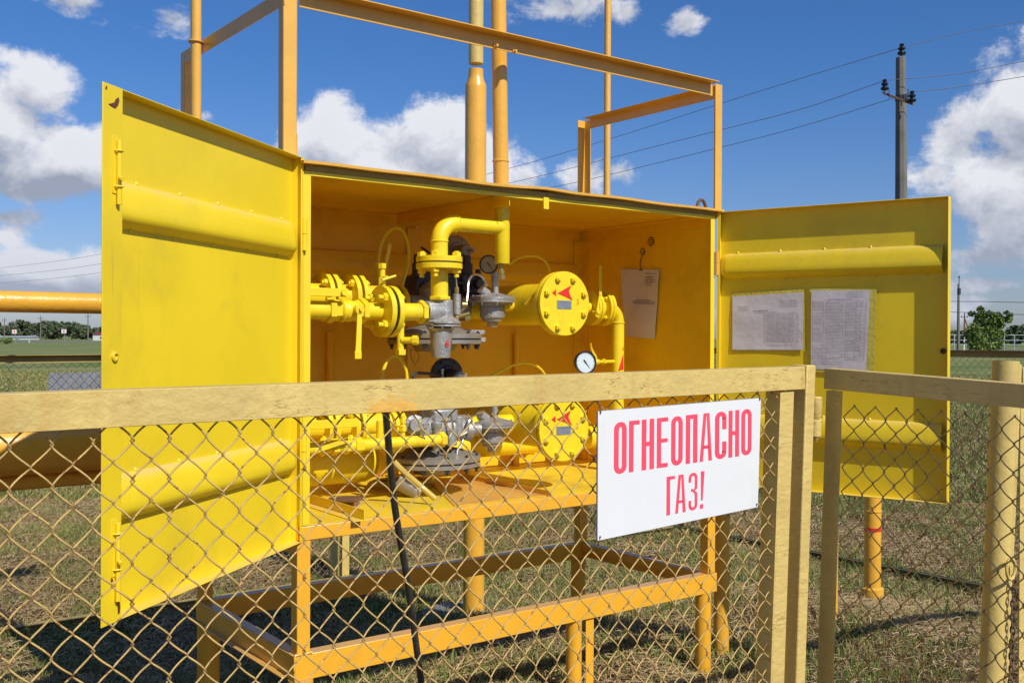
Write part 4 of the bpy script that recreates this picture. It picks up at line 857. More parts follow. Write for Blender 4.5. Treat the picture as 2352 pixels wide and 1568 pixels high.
part('tap_body', yel2, gv, lambda b: (b.cyl(p0, p1, .009, n=14), b.lathe(p0 + (p1 - p0) * .35, p1 - p0, [(0, .017), (.014, .017)], 6), b.lathe(p0 + (p1 - p0) * .55, p1 - p0, [(0, .016), (.02, .018), (.03, .012)], 16), b.lathe(p0 + (p1 - p0) * .8, p1 - p0, [(0, .014), (.016, .014)], 6), b.cyl(p0 + (p1 - p0) * .62, p0 + (p1 - p0) * .62 + EZ * .03, .007, n=12)), .0008)
pm = p0 + (p1 - p0) * .62 + EZ * .03; pe = Y(1357, 789, .44)
part('lever', yel2, gv, lambda b: lever(b, pm, pe, .012, .012, .004, bow=.012), .0008)

# pilot regulator (bell) and its gauge
YP = .38; cP = Y(1131, 690, YP)
pil = thing('pilot_regulator', cP, 'upper grey pilot regulator shaped like a bell under a wide round flange', 'regulator')
def pilot(pil, cP):
    R = rad(1131, 0, 102, YP); k = R / 51
    part('flange', alu, pil, lambda b: (b.lathe(cP + EZ * .003, EZ, [(0, R), (.012, R), (.015, R * .95), (.028, R * .5), (.034, R * .3)], 44), b.lathe(cP - EZ * .013, EZ, [(0, R * .9), (.003, R), (.0145, R)], 44)))
    part('bell', alu, pil, lambda b: b.lathe(cP - EZ * .0135, -EZ, [(0, R * .66), (.006, R * .6), (.02, R * .57), (.022, R * .59), (.03, R * .59), (.032, R * .57), (.07, R * .56), (.078, R * .46), (.088, R * .44), (.094, R * .30)], 36))
    part('bottom_nut', steel, pil, lambda b: b.lathe(cP - EZ * .108, -EZ, [(0, k * 13), (.022, k * 13), (.024, k * 11)], 6), .001)
    part('stem', alu, pil, lambda b: (b.cyl(cP + EZ * .034 + EX * .02, cP + EZ * .115 + EX * .012, .016, n=18), b.lathe(cP + EZ * .115 + EX * .012, EZ, [(0, .02), (.022, .02), (.024, .015)], 6), b.cyl(cP + V((-.03, -.0, .03)), cP + V((-.07, .0, .055)), .022, n=18)))
    ringbolts(pil, cP + EZ * .016, EZ, R * .9, 8, .006, .02, m=steel); ringbolts(pil, cP - EZ * .0128, -EZ, R * .9, 8, .006, .03, m=steel)
pilot(pil, cP)
p2 = copy_tree(pil, (0, 0, Y(1130, 975, YP).z - cP.z)); p2['label'] = 'lower grey bell-shaped pilot regulator, seen through the fence mesh'; pil['group'] = p2['group'] = 'bell-shaped pilot regulators'
gq, _, _ = gauge(Y(1122, 607, YP), rad(1122, 585, 629, YP), (-.75, -.65, 0), 'small brown-faced gauge on top of the upper bell-shaped regulator', dial2, .028)
tb = Y
b = MB(); b.tube(bez([tb(1118, 655, .36), tb(1108, 636, .35), tb(1090, 630, .33), tb(1077, 645, .30), tb(1074, 675, .28), tb(1070, 700, .26), tb(1058, 716, .23), tb(1050, 722, .20)], 50), .0065, 10); tag(b.obj('impulse_tube', steel), 'bent silver tube between the two upper grey regulators', 'tube')
sv = thing('relief_valve', Y(1049, 720, .17), 'slim silver cylinder with fittings beside the small grey regulator', 'valve')
c = Y(1049, 700, .19); part('cylinder', alu, sv, lambda b: b.lathe(c - EZ * .045, EZ, [(0, .016), (.002, .019), (.092, .019), (.095, .012)], 22))
part('top_nut', brass, sv, lambda b: b.lathe(c + EZ * .0505, EZ, [(0, .011), (.03, .011)], 6), .0008)
part('side_nut', brass, sv, lambda b: (b.lathe(c + V((.02, -.01, .0)), (1, -.3, 0), [(0, .016), (.025, .016)], 12), b.lathe(c + V((.03, -.03, -.065)), (.7, -.7, .3), [(0, .013), (.022, .013)], 6)), .0008)
part('elbow_fitting', brass, sv, lambda b: (b.cyl(c + V((.0, -.01, -.055)), c + V((.045, -.04, -.04)), .010, n=12), b.cyl(c + V((.0, -.0, -.045)), c + V((-.02, -.03, -.085)), .010, n=12)))
part('thin_tube', steel, sv, lambda b: b.tube(bez([c + EZ * .08, c + EZ * .11 - EX * .003, c + EZ * .15 - EX * .015, c + V((-.03, .1, .2))], 20), .004, 8))

# main regulators behind: wide flat diaphragm cases
def main_reg(cx, cy, Yv, label, lidz=0.):
    c = Y(cx, cy, Yv); R = rad(cx, 0, 218, Yv); g = thing('main_regulator', c, label, 'regulator')
    part('diaphragm_case', alud, g, lambda b: (b.lathe(c + EZ * .004, EZ, [(0, R), (.02, R), (.026, R * .9), (.05, R * .55), (.065, R * .25)], 56), b.lathe(c - EZ * .026, EZ, [(0, R * .95), (.004, R), (.022, R)], 56)))
    part('gasket', blk, g, lambda b: b.cyl(c - EZ * .0035, c + EZ * .0035, R * .985, n=48))
    ringbolts(g, c - EZ * .026, -EZ, R * .93, 12, .012, .05, m=dark); ringbolts(g, c + EZ * .024, EZ, R * .93, 12, .010, .02, m=dark)
    part('spring_box', alud, g, lambda b: b.lathe(c - EZ * .026, -EZ, [(0, R * .5), (.03, R * .42), (.035, R * .40)], 36))
    part('valve_body', alud, g, lambda b: (b.lathe(c + EZ * .06, EZ, [(0, R * .3), (.05, R * .26), (.10, R * .34), (.18, R * .34), (.22, R * .2)], 32), b.cyl(c + V((-.16, 0, .15)), c + V((.18, 0, .15)), .06, n=28)))
    return g, c, R
g1_, cU, RU = main_reg(998, 778, .52, 'upper wide flat grey diaphragm case, behind the small regulator with the red 6')
g2_, cL, RL = main_reg(995, 1056, .42, 'lower wide flat grey diaphragm case lying just above the cabinet floor')
for g, c in ((g1_, cU), (g2_, cL)):
    part('rear_flange', yel2, g, lambda b: (b.lathe(c + V((-.22, 0, .15)), EX, [(0, .105), (.022, .105)], 36), b.lathe(c + V((-.26, 0, .15)), EX, [(0, .105), (.022, .105)], 36), b.cyl(c + V((-.42, 0, .15)), c + V((-.2605, 0, .15)), .05, n=24)))
    part('rear_pipe', yel2, g, lambda b: (b.cyl(c + V((.181, 0, .15)), c + V((.60, 0, .15)), .05, n=24)))
part('link_arm', alu, g1_, lambda b: (b.frame(Y(1085, 768, .40), V((.9, -.1, 0)).normalized(), V((.1, .9, 0)).normalized(), EZ, (-.07, -.02, -.0), (.06, .02, .022)), b.frame(Y(1085, 785, .40), V((.9, -.1, 0)).normalized(), V((.1, .9, 0)).normalized(), EZ, (-.08, -.02, -.0), (.065, .02, .022)), b.cyl(Y(1050, 762, .37), Y(1082, 782, .33), .007, n=10), b.lathe(Y(1078, 780, .335), (1, -1, -.3), [(0, .013), (.02, .013)], 6)), .003)
part('diagonal_tube', steel, g2_, lambda b: b.tube(bez([Y(1045, 990, .3), Y(1063, 998, .28), Y(1060, 1020, .27), Y(1050, 1035, .27), Y(1052, 1055, .26), Y(1068, 1064, .25), Y(1085, 1062, .25)], 30), .0065, 8))
part('side_nuts', brass, g2_, lambda b: (b.lathe(Y(1053, 1000, .27), (1, -.6, .5), [(0, .012), (.05, .012)], 6)), .001)
# dark pilots and face discs
def face_disc(cx, cy, Yv, R1, label, m=dark, yaw_=(-.1, -1, 0)):
    c = Y(cx, cy, Yv); R = rad(cx, 0, 2 * R1, Yv); n_ = V(yaw_).normalized(); g = thing('slam_shut_head', c, label, 'valve')
    part('disc', m, g, lambda b: b.lathe(c, n_, [(-.03, R * .9), (-.02, R), (0, R), (.003, R * .95), (.004, R * .6), (.012, R * .5)], 44))
    part('hub', m, g, lambda b: b.lathe(c + n_ * .012, n_, [(0, R * .38), (.10, R * .36), (.105, R * .3)], 30))
    part('hub_ring', alu, g, lambda b: (b.lathe(c + n_ * .1052, n_, [(0, R * .30), (.004, R * .30)], 26), b.cyl(c + n_ * .11, c + n_ * .15 + EX * .02, .007, n=10), b.cyl(c + n_ * .145 + EX * .02 - EZ * .015, c + n_ * .15 + EX * .025 + EZ * .015, .006, n=8)))
    for p in ringpts(c, n_, R * .82, 6): bolt(g, p, n_, .008, .015, m)
    return g, c, R
face_disc(1048, 578, .72, 38, 'dark round valve head high at the back, behind the yellow elbow', alud)
g_, c_, R_ = face_disc(1028, 862, .60, 41, 'dark round valve head with a silver knob, just above the fence rail')
part('gland', steel, g_, lambda b: (b.cyl(c_ + V((-.05, -.03, -.02)), c_ + V((-.05, -.03, .035)), .009, n=12), b.lathe(c_ + V((-.05, -.03, -.03)), EZ, [(0, .016), (.01, .016)], 6)), .0008)
b = MB(); b.tube(bez([Y(1013, 862, .55), Y(985, 858, .5), Y(957, 857, .48), Y(948, 866, .47), Y(955, 876, .46), Y(975, 884, .45)], 40), .008, 10); tag(b.obj('impulse_tube', dark), 'dark curved tube left of the round head with the silver knob', 'tube')
dkp = thing('dark_pilot', Y(960, 640, .55), 'cluster of black cast pilot valves behind the yellow neck pipe', 'valve')
def dk(b):
    for x, y, w, h in ((1000, 655, 100, 60), (1075, 655, 62, 50), (963, 665, 46, 70)):
        c = Y(x, y, .60); s = w / 2 / 490; b.frame(c, EX, EY, EZ, (-s, -.05, -h / 2 / 490), (s, .08, h / 2 / 490))
part('pilot_body', dark, dkp, dk, .012)
for x, y, r, l, ax in ((958, 610, .024, .11, EZ), (1072, 610, .03, .1, EZ), (1092, 652, .035, .09, -EY), (1108, 668, .026, .07, V((.6, -.8, 0))), (1060, 640, .028, .08, -EY), (985, 690, .04, .12, -EY), (1098, 630, .02, .05, EZ), (1085, 690, .045, .1, EX)):
    c = Y(x, y, .55); part('pilot_cap', dark, dkp, lambda b: b.lathe(c - V(ax) * l * .5, ax, [(0, r * .9), (.004, r), (l * .6, r), (l * .62, r * .7), (l * .95, r * .7), (l, r * .6)], 20))
part('pilot_lever', dark, dkp, lambda b: lever(b, Y(968, 568, .62), Y(1003, 592, .5), .016, .014, .006), .001)

# left rear flanged joints, upper and lower, with flat bars
def rear_pair(cy, Yv, label, R1=57):
    z = Y(780, cy, Yv).z; R = rad(780, 0, 2 * R1, Yv); x_ = lambda px: Y(px, cy, Yv).x
    g = thing('flange_pair', V((x_(780), Yv, z)), label, 'flange', 'flanged joints at the left back of the cabinet')
    for px in (735, 751, 796, 812): disc(g, V((x_(px), Yv, z)), EX, R, .022)
    part('pipe', yel2, g, lambda b: b.cyl((.012, Yv, z), (x_(890), Yv, z), R * .52, n=28))
    for px, s_ in ((735, -1), (751.1, 1), (796, -1), (812.1, 1)): ringbolts(g, V((x_(px) + (.022 if s_ > 0 else 0), Yv, z)), EX * s_, R * .76, 4, .017, .03)
    return g, z
rear_pair(682, .44, 'four yellow flanges in a row at the upper left, half in the roof shadow')
g, z = rear_pair(978, .40, 'row of yellow flanges with a red 2, low on the left behind the mesh', 50)
numeral('2', Y(820, 975, .33), .03, g, w=.004)
tb_ = Y(756, 671, .06)
b = MB(); b.box((.014, .06, tb_.z - .017), (Y(798, 671, .06).x, .067, tb_.z + .017)); o = b.obj('flat_bar', yel2, bev=.002); tag(o, 'flat yellow bar lying horizontally just above the front ball valve', 'bar')
c = Y(790, 672, .055); part('bolt', yel2, o, lambda b: b.cyl((c.x, .045, tb_.z), (c.x, .0595, tb_.z), .013, n=14))
z = Y(790, 972, .10).z; b = MB(); b.box((.014, .1, z - .018), (Y(825, 972, .1).x, .107, z + .018)); o = b.obj('flat_bar', yel2, bev=.002); tag(o, 'flat yellow bar in front of the lower left flanges', 'bar')
for nm, pts, lab in (('sense_tube', [(866, 655), (868, 610), (876, 560), (893, 532), (911, 524), (928, 536), (938, 570), (937, 610), (928, 640), (923, 665), (922, 700)], 'upper yellow sensing tube looping over beside the dusty valve'), ('sense_tube', [(872, 960), (874, 890), (884, 840), (903, 817), (922, 826), (934, 860), (936, 940)], 'lower yellow sensing tube arching under the drain stub'),
                     ('sense_tube', [(1090, 888), (1130, 862), (1175, 840), (1205, 833), (1232, 840), (1250, 858), (1262, 890)], 'yellow tube arching low in front of the back wall, left of the gauge'), ('sense_tube', [(1168, 610), (1185, 596), (1215, 588), (1240, 592), (1256, 606), (1262, 625)], 'thin yellow tube arching behind the top of the upper filter')):
    Yv = .55 if pts[0][1] < 700 and pts[0][0] < 900 else .5; b = MB(); b.tube(bez([Y(x, y, Yv) for x, y in pts], 60), .0085 if pts[0][0] < 1000 else .006, 10); tag(b.obj(nm, yel2), lab, 'tube', 'yellow sensing tubes')
tv = thing('small_valve', Y(868, 640, .55), 'small dusty yellow valve with an upright lever under the upper looping tube', 'valve')
part('valve_body', yel2, tv, lambda b: (b.cyl(Y(868, 665, .55), Y(868, 605, .55), .015, n=14), b.lathe(Y(868, 645, .55), EZ, [(0, .022), (.03, .022)], 6), b.lathe(Y(868, 615, .55), EZ, [(0, .019), (.025, .019)], 6)), .001)
part('lever', yel2, tv, lambda b: (lever(b, Y(878, 640, .50), Y(886, 605, .48), .02, .018, .005), lever(b, Y(886, 608, .48), Y(896, 560, .48), .018, .02, .006)), .001)
# lower front pipe with unions
YQ = .22; zQ = Y(900, 1017, YQ).z; rQ = rad(900, 0, 27, YQ)
XQ = lambda px: Y(px, 1017, YQ).x
lpipe = thing('impulse_pipe', V((.5, YQ, zQ)), 'slim yellow pipe with hexagonal unions, running low across the left half of the cabinet', 'pipe')
part('pipe', yel2, lpipe, lambda b: b.cyl((.012, YQ, zQ), (XQ(1012), YQ, zQ), rQ, n=24))
for px, l in ((735, .02), (760, .03), (790, .022), (812, .04), (1008, .03)): part('union_nut', yel2, lpipe, lambda b: b.lathe((XQ(px), YQ, zQ), EX, [(0, rQ * 1.3), (.003, rQ * 1.4), (l - .003, rQ * 1.4), (l, rQ * 1.3)], 6), .001)
part('tee_stub', yel2, lpipe, lambda b: (b.cyl((XQ(925), YQ, zQ), (XQ(925), YQ, zQ + .09), .011, n=14), b.lathe((XQ(925), YQ, zQ + .05), EZ, [(0, .017), (.025, .017)], 6), b.cyl((XQ(872), YQ, zQ), (XQ(872), YQ, zQ + .10), .015, n=14)))
part('lever', yel2, lpipe, lambda b: lever(b, Y(800, 1010, YQ - .05), Y(722, 1036, YQ - .05), .02, .02, .005), .001)
# big yellow collector low at the back left, and low at the back right
zc1 = Y(800, 1060, .62).z
b = MB(); b.lathe((.012, .66, zc1), EX, [(0, .105), (.62, .105), (.66, .09), (.68, .03)], 36); tag(b.obj('collector_pipe', yel2), 'fat yellow collector pipe lying low at the back left of the cabinet', 'pipe')
b = MB(); b.cyl((1.0, .80, 1.02), (W - .012, .80, 1.02), .065, n=32); tag(b.obj('collector_pipe', yel2), 'yellow pipe low along the back wall behind the lower filter', 'pipe')
# grey lower bodies
lb = thing('pressure_regulator', Y(1020, 985, .30), 'grey cast regulator body in the lower row, above the lower wide case', 'regulator')
part('body', alu, lb, lambda b: (b.cyl(Y(955, 985, .3), Y(1060, 985, .3), .055, n=28), b.cyl(Y(1052, 1000, .26), Y(1052, 955, .26), .022, n=20), b.lathe(Y(962, 990, .27), (-.4, -1, 0), [(-.03, .05), (.02, .05), (.03, .04)], 28), b.cyl(Y(1035, 1022, .26), Y(1035, 985, .26), .03, n=20)), .003)
part('top_block', alu, lb, lambda b: b.frame(Y(1010, 958, .3), EX, EY, EZ, (-.06, -.05, -.02), (.07, .05, .04)), .01)
part('valve_stem', alu, lb, lambda b: (b.lathe(Y(1003, 1035, .24), EZ, [(0, .016), (.02, .02), (.10, .02), (.11, .026), (.13, .026), (.135, .014)], 20), b.lathe(Y(975, 1010, .22), EZ, [(0, .012), (.05, .012), (.055, .019), (.075, .019)], 6)), .001)
part('side_flange', alu, lb, lambda b: (b.lathe(Y(1075, 985, .28), (1, -.25, 0), [(-.02, .05), (-.004, .055), (.012, .055), (.02, .03), (.06, .028)], 30), b.lathe(Y(952, 975, .24), (-.3, -1, 0), [(-.01, .045), (.01, .045), (.014, .03), (.035, .028)], 26)))
part('thin_tube', steel, lb, lambda b: (b.tube(bez([Y(1036, 950, .2), Y(1040, 985, .2), Y(1030, 1010, .2), Y(1036, 1030, .21)], 20), .005, 8), b.tube(bez([Y(1000, 950, .2), Y(985, 965, .19), Y(968, 990, .19), Y(975, 1008, .2)], 20), .005, 8)))
lt = thing('small_valve', Y(925, 985, .2), 'small yellow tap with a short lever standing on the slim lower pipe', 'valve')
part('valve_body', yel2, lt, lambda b: (b.cyl(Y(925, 1000, .22), Y(925, 955, .22), .010, n=14), b.lathe(Y(925, 990, .22), EZ, [(0, .018), (.022, .018)], 6), b.lathe(Y(925, 972, .22), EZ, [(0, .015), (.018, .015)], 6)), .001)
part('lever', yel2, lt, lambda b: lever(b, Y(925, 981, .19), Y(905, 976, .17), .010, .010, .004), .0008)
b = MB(); b.tube(bez([Y(1058, 1000, .22), Y(1072, 990, .22), Y(1078, 965, .22), Y(1092, 950, .25), Y(1110, 945, .3)], 30), .0065, 8); tag(b.obj('impulse_tube', steel), 'bent silver tube at the lower bell-shaped regulator', 'tube')

# things on the cabinet floor
Fp = lambda x, y: G(x, y, ZF)
def strip_angle(x0, y0, x1, y1, h, m, label, name='angle_iron'):
    a, c = Fp(x0, y0), Fp(x1, y1); u = (c - a).normalized(); n_ = V((-u.y, u.x, 0)); L = (c - a).length
    b = MB(); b.frame(a + EZ * .001, u, n_, EZ, (0, 0, 0), (L, .004, h)); b.frame(a + EZ * .001, u, n_, EZ, (0, .0042, 0), (L, h, .004)); o = b.obj(name, m, bev=.001); tag(o, label, 'angle iron'); return o
strip_angle(1000, 1085, 1262, 1140, .026, org, 'orange angle iron running back from the front edge of the cabinet floor')
strip_angle(838, 1196, 690, 1150, .045, yel, 'short yellow angle iron at the left end of the cabinet floor')
poly = [Fp(x, y) for x, y in ((1044, 1163), (1258, 1138), (1100, 1092), (985, 1105))]
b = MB(); b.prism([(p.x, p.y) for p in poly], V((0, 0, ZF + .001)), EX, EY, EZ, .003); tag(b.obj('inset_panel', org), 'flat orange panel set into the yellow cabinet floor', 'panel')
poly = [Fp(x, y) for x, y in ((1030, 1108), (1075, 1110), (1085, 1094), (1040, 1090))]
c = Fp(925, 1115); b = MB()
random.seed(4); pts = []
for k in range(90): a = k / 18 * 2 * pi; R = .15 + .012 * sin(k * .31); pts.append(c + V((R * cos(a) * 1.1, R * sin(a) * .9 , .009 + .0035 * k / 18)))
b.tube(pts, .0065, 8); tag(b.obj('tubing_coil', tub), 'coil of yellowed clear tubing lying on the cabinet floor', 'tubing')
b = MB(); b.tube(bez([Y(905, 1060, .22), Y(930, 1085, .2), Y(965, 1115, .17), Y(1000, 1145, .12)], 20), .013, 12); tag(b.obj('clear_pipe', tub), 'straight clear tube leaning on the grey cup on the cabinet floor', 'tube')
c = Fp(940, 1140) + EZ * .05
b = MB(); b.lathe(c + V((.03, -.05, -.035)), (-.55, .6, .55), [(0, .032), (.004, .036), (.07, .045), (.10, .052), (.102, .062), (.115, .062)], 30); tag(b.obj('spare_cup', alud), 'grey regulator cup tipped over on the cabinet floor', 'regulator part')
c = Fp(795, 1158)
pl_ = thing('rusty_plate', c, 'rusty round plate with a small tab, lying at the left of the cabinet floor', 'plate')
part('plate', rustm, pl_, lambda b: b.lathe(c + EZ * .022, EZ, [(0, .075), (.006, .078)], 28)); part('tab', rustm, pl_, lambda b: b.frame(c, EX, EY, EZ, (.0, -.07, .001), (.028, -.06, .0215)))
b = MB(); b.tube(bez([Y(943, 800, .6), Y(945, 822, .58), Y(955, 838, .58)], 12), .0015, 5); b.tube(bez([Y(950, 800, .6), Y(963, 815, .58), Y(958, 832, .58)], 12), .0015, 5)
tag(b.obj('wire_scrap', rustm), 'scrap of thin rusty wire under the drain stub', 'wire')

# ------------------------------------------------------------------ papers
def sheet(par, pts, nrm, m, name, t=.0008, bulge=.004, nu=14, nv=14, seed=0):
    """paper sheet, slightly wavy, between four corners (tl, tr, br, bl)"""
    tl, tr, br, bl = pts; r_ = random.Random(seed); ph = [r_.random() * 6 for _ in range(4)]; vs = []; b = MB()
    for j in range(nv + 1):
        for i in range(nu + 1):
            s_, q = i / nu, j / nv; p = (tl * (1 - s_) + tr * s_) * (1 - q) + (bl * (1 - s_) + br * s_) * q
            wv = bulge * (.5 + .35 * sin(s_ * 5 + q * 4 + ph[0]) + .25 * sin(q * 9 - s_ * 3 + ph[1]))
            vs.append(p + nrm * (wv + .001))
    fs = [(j * (nu + 1) + i, j * (nu + 1) + i + 1, (j + 1) * (nu + 1) + i + 1, (j + 1) * (nu + 1) + i) for j in range(nv) for i in range(nu)]
    b.add(vs, fs); o = b.obj(name, m, par, ang=80)
    def on(s_, q):
        p = (tl * (1 - s_) + tr * s_) * (1 - q) + (bl * (1 - s_) + br * s_) * q
        wv = bulge * (.5 + .35 * sin(s_ * 5 + q * 4 + ph[0]) + .25 * sin(q * 9 - s_ * 3 + ph[1])); return p + nrm * (wv + .0026)
    return o, on
def line(b, on, s0, q0, s1, q1, w=.0011, horiz=True):
    n_ = max(2, int(16 * max(abs(s1 - s0), abs(q1 - q0)))); vs = []
    H = (on(0, 1) - on(0, 0)).length; W_ = (on(1, 0) - on(0, 0)).length
    for k in range(n_ + 1):
        f = k / n_; s_, q = s0 + (s1 - s0) * f, q0 + (q1 - q0) * f
        if horiz: vs += [on(s_, q - w / H / 2), on(s_, q + w / H / 2)]
        else: vs += [on(s_ - w / W_ / 2, q), on(s_ + w / W_ / 2, q)]
    b.add(vs, [(2 * k, 2 * k + 1, 2 * k + 3, 2 * k + 2) for k in range(n_)])
def text_row(b, on, s0, s1, q, r_, w=.0016):
    s = s0
    while s < s1 - .01: l = r_.uniform(.015, .05); line(b, on, s, q, min(s + l, s1), q, w); s += l + .008
dn_R = dR[3]; OR = dR[1] - dn_R * (dR[5] - .001)
def HP(x, y, off=.0): return hit(x, y, OR + dn_R * off, dn_R)
def folder(pts_film, pts, label, seed, table):
    c = sum(pts_film, V()) / 4; g = thing('taped_document', c, label, 'document', 'documents taped to the right-hand door')
    sheet(g, pts_film, dn_R, film, 'plastic_sleeve', bulge=.001, seed=seed); o, on = sheet(g, [p + dn_R * .0015 for p in pts], dn_R, paper, 'paper_sheet', bulge=.0035, seed=seed + 1)
    b = MB(); r_ = random.Random(seed); table(b, on, r_); b.obj('printed_lines', ink, o, smooth=False)
    b = MB()
    tl, tr, br, bl = pts_film
    for k in range(12):
        q = .06 + .08 * k
        p = (tr * (1 - q) + br * q) * .985 + (tl * (1 - q) + bl * q) * .015 if seed == 21 else (tl * (1 - q) + tr * q) * .97 + (bl * (1 - q) + br * q) * .03
        b.cyl(p + dn_R * .0015, p + dn_R * .0025, .004, n=8)
    b.obj('punch_holes', yel, g)
def t1(b, on, r_):
    for q in (.20, .235, .27): text_row(b, on, .09, .24, q, r_)
    for q in (.13, .165, .2, .235): text_row(b, on, .68, .92, q, r_)
    text_row(b, on, .30, .52, .29, r_, .0026); text_row(b, on, .32, .64, .325, r_)
    for q in [.35 + .043 * k for k in range(13)]: line(b, on, .46, q, .93, q, .0009)
    for s_ in (.46, .50, .64, .72, .80, .86, .93): line(b, on, s_, .35, s_, .866, .0009, False)
    for k in range(12):
        text_row(b, on, .51, .62, .37 + .043 * k, r_); text_row(b, on, .65, .70, .37 + .043 * k, r_); text_row(b, on, .73, .78, .37 + .043 * k, r_); text_row(b, on, .81, .85, .37 + .043 * k, r_)
    text_row(b, on, .5, .85, .92, r_)
def t2(b, on, r_):
    for q in (.02, .05, .08): text_row(b, on, .6, .9, q, r_)
    text_row(b, on, .3, .7, .115, r_, .0026)
    for q in [.14 + .0365 * k for k in range(21)]: line(b, on, .03, q, .95, q, .0009)
    for s_ in (.03, .22, .27, .56, .61, .78, .87, .95): line(b, on, s_, .14, s_, .87, .0009, False)
    for k in range(20):
        for s0, s1 in ((.04, .2), (.29, .54), (.63, .76), (.79, .86)):
            if r_.random() < .8: text_row(b, on, s0, s1, .158 + .0365 * k, r_)
    for q in (.9, .93): text_row(b, on, .05, .6, q, r_)
folder([HP(1680, 672), HP(1848, 662), HP(1849, 806), HP(1681, 806)], [HP(1683, 681), HP(1846, 671), HP(1845, 803), HP(1683, 803)], 'landscape sheet in a plastic sleeve taped to the right door, nearer the hinge', 5, t1)
folder([HP(1860, 662), HP(2014, 664), HP(2008, 858), HP(1859, 853)], [HP(1864, 667), HP(1999, 666), HP(1990, 852), HP(1863, 847)], 'crumpled upright form full of table rows, taped to the right door', 21, t2)
wx = W - .0075; IP = lambda x, y: Xp(x, y, wx)
c = IP(1475, 700); g = thing('hanging_notice', c, 'plain notice sheet with a round stamp hanging on the right inner wall', 'document')
o, on = sheet(g, [IP(1428, 618), IP(1518, 619), IP(1506, 778), IP(1436, 772)], -EX, paper, 'paper_sheet', bulge=.012, seed=3)
b = MB(); r_ = random.Random(8)
for q in (.06, .11, .15, .18): text_row(b, on, .62, .92, q, r_, .003)
text_row(b, on, .38, .8, .45, r_, .004); text_row(b, on, .28, .95, .475, r_, .004); text_row(b, on, .3, .92, .50, r_, .004)
for a in range(24): pass
def ring_on(b, s0, q0, rs, rq, n=24):
    for k in range(n):
        a0, a1 = 2 * pi * k / n, 2 * pi * (k + 1) / n
        b.add([on(s0 + rs * cos(a0), q0 + rq * sin(a0)), on(s0 + rs * cos(a1), q0 + rq * sin(a1)), on(s0 + rs * .9 * cos(a1), q0 + rq * .9 * sin(a1)), on(s0 + rs * .9 * cos(a0), q0 + rq * .9 * sin(a0))], [(0, 1, 2, 3)])
ring_on(b, .73, .17, .09, .07); ring_on(b, .73, .17, .05, .04); b.obj('printed_lines', ink, o, smooth=False)
p0, p1 = IP(1476, 585) - EX * .004, IP(1474, 620) - EX * .006
b = MB(); b.tube(bez([p0, (p0 + p1) / 2 + EY * .012, p1], 14), .002, 6); b.tube([p1 + EX * .001 + EY * .014, p1 + EX * .001 - EY * .014], .004, 6); b.obj('hanging_clip', rustm, g)

# ------------------------------------------------------------------ power poles and wires
def foot(px, Z): p = dep(px, 784, Z); return V((p.x, p.y, -.5))
def zat(px, py, Z): return dep(px, py, Z).z
zh = zat
def insulator(par, p, s=1.):
    part('insulator', mat('black_glass', (.012, .014, .013), .15, .1, bump=0), par, lambda b: b.lathe(p, EZ, [(0, .05 * s), (.02 * s, .075 * s), (.05 * s, .07 * s), (.06 * s, .045 * s), (.09 * s, .04 * s), (.10 * s, .065 * s), (.13 * s, .06 * s), (.14 * s, .035 * s), (.17 * s, .035 * s), (.18 * s, .045 * s), (.20 * s, .03 * s)], 18))
ZP = 20.; f = foot(2073, ZP); top = zat(2069, 132, ZP)
pc = mat('pole_concrete', (.17, .16, .135), .85, .12, 2, bump=.3, bs=14, dirt=(.10, .095, .08), dirt_amt=.7)
pole = thing('power_pole', f, 'near concrete power pole with black insulators, rising behind the right door', 'power pole', 'concrete power poles')
tp_ = dep(2069, 132, ZP)
b = MB(); b.lathe((f.x, f.y, -.5), V((tp_.x - f.x, tp_.y - f.y, top + .5)), [(0, .155), (top + .5, .095)], 8); b.obj('shaft', pc, pole, bev=.012)
pin = dep(2070, 132, ZP); b = MB(); b.cyl(pin - EZ * .02, pin + EZ * .12, .012, n=10); b.obj('pin', dark, pole)
insulator(pole, dep(2071, 127, ZP), 1.1)
# cross arm
wdir = (foot(1165, 62) - foot(2070, ZP)).normalized(); ad = V((-wdir.y, wdir.x, 0))
a0, a1 = dep(2027, 213, ZP - .12), dep(2097, 240, ZP - .35)
b = MB(); u = (a1 - a0); L = u.length; u.normalize(); n_ = u.cross(EZ).normalized(); b.frame(a0, u, n_, EZ, (0, -.02, -.022), (L, .02, .022)); b.obj('cross_arm', rustm, pole, bev=.003)
c = dep(2071, 226, ZP); b = MB(); b.cyl(c - EZ * .05, c + EZ * .05, .128, n=8); b.obj('clamp', dark, pole)
i1, i2 = dep(2032, 209, ZP - .12), dep(2095, 236, ZP - .35)
for q in (i1, i2): b = MB(); b.cyl(q - EZ * .02, q + EZ * .10, .011, n=8); b.obj('pin', dark, pole); insulator(pole, q + EZ * -.01 + EZ * .02, 1.05)
for px_ in (2042, 2086): q = dep(px_, 222, ZP - .2); b = MB(); b.cyl(q - EZ * .03, q + EZ * .15, .008, n=8); b.obj('pin', dark, pole)
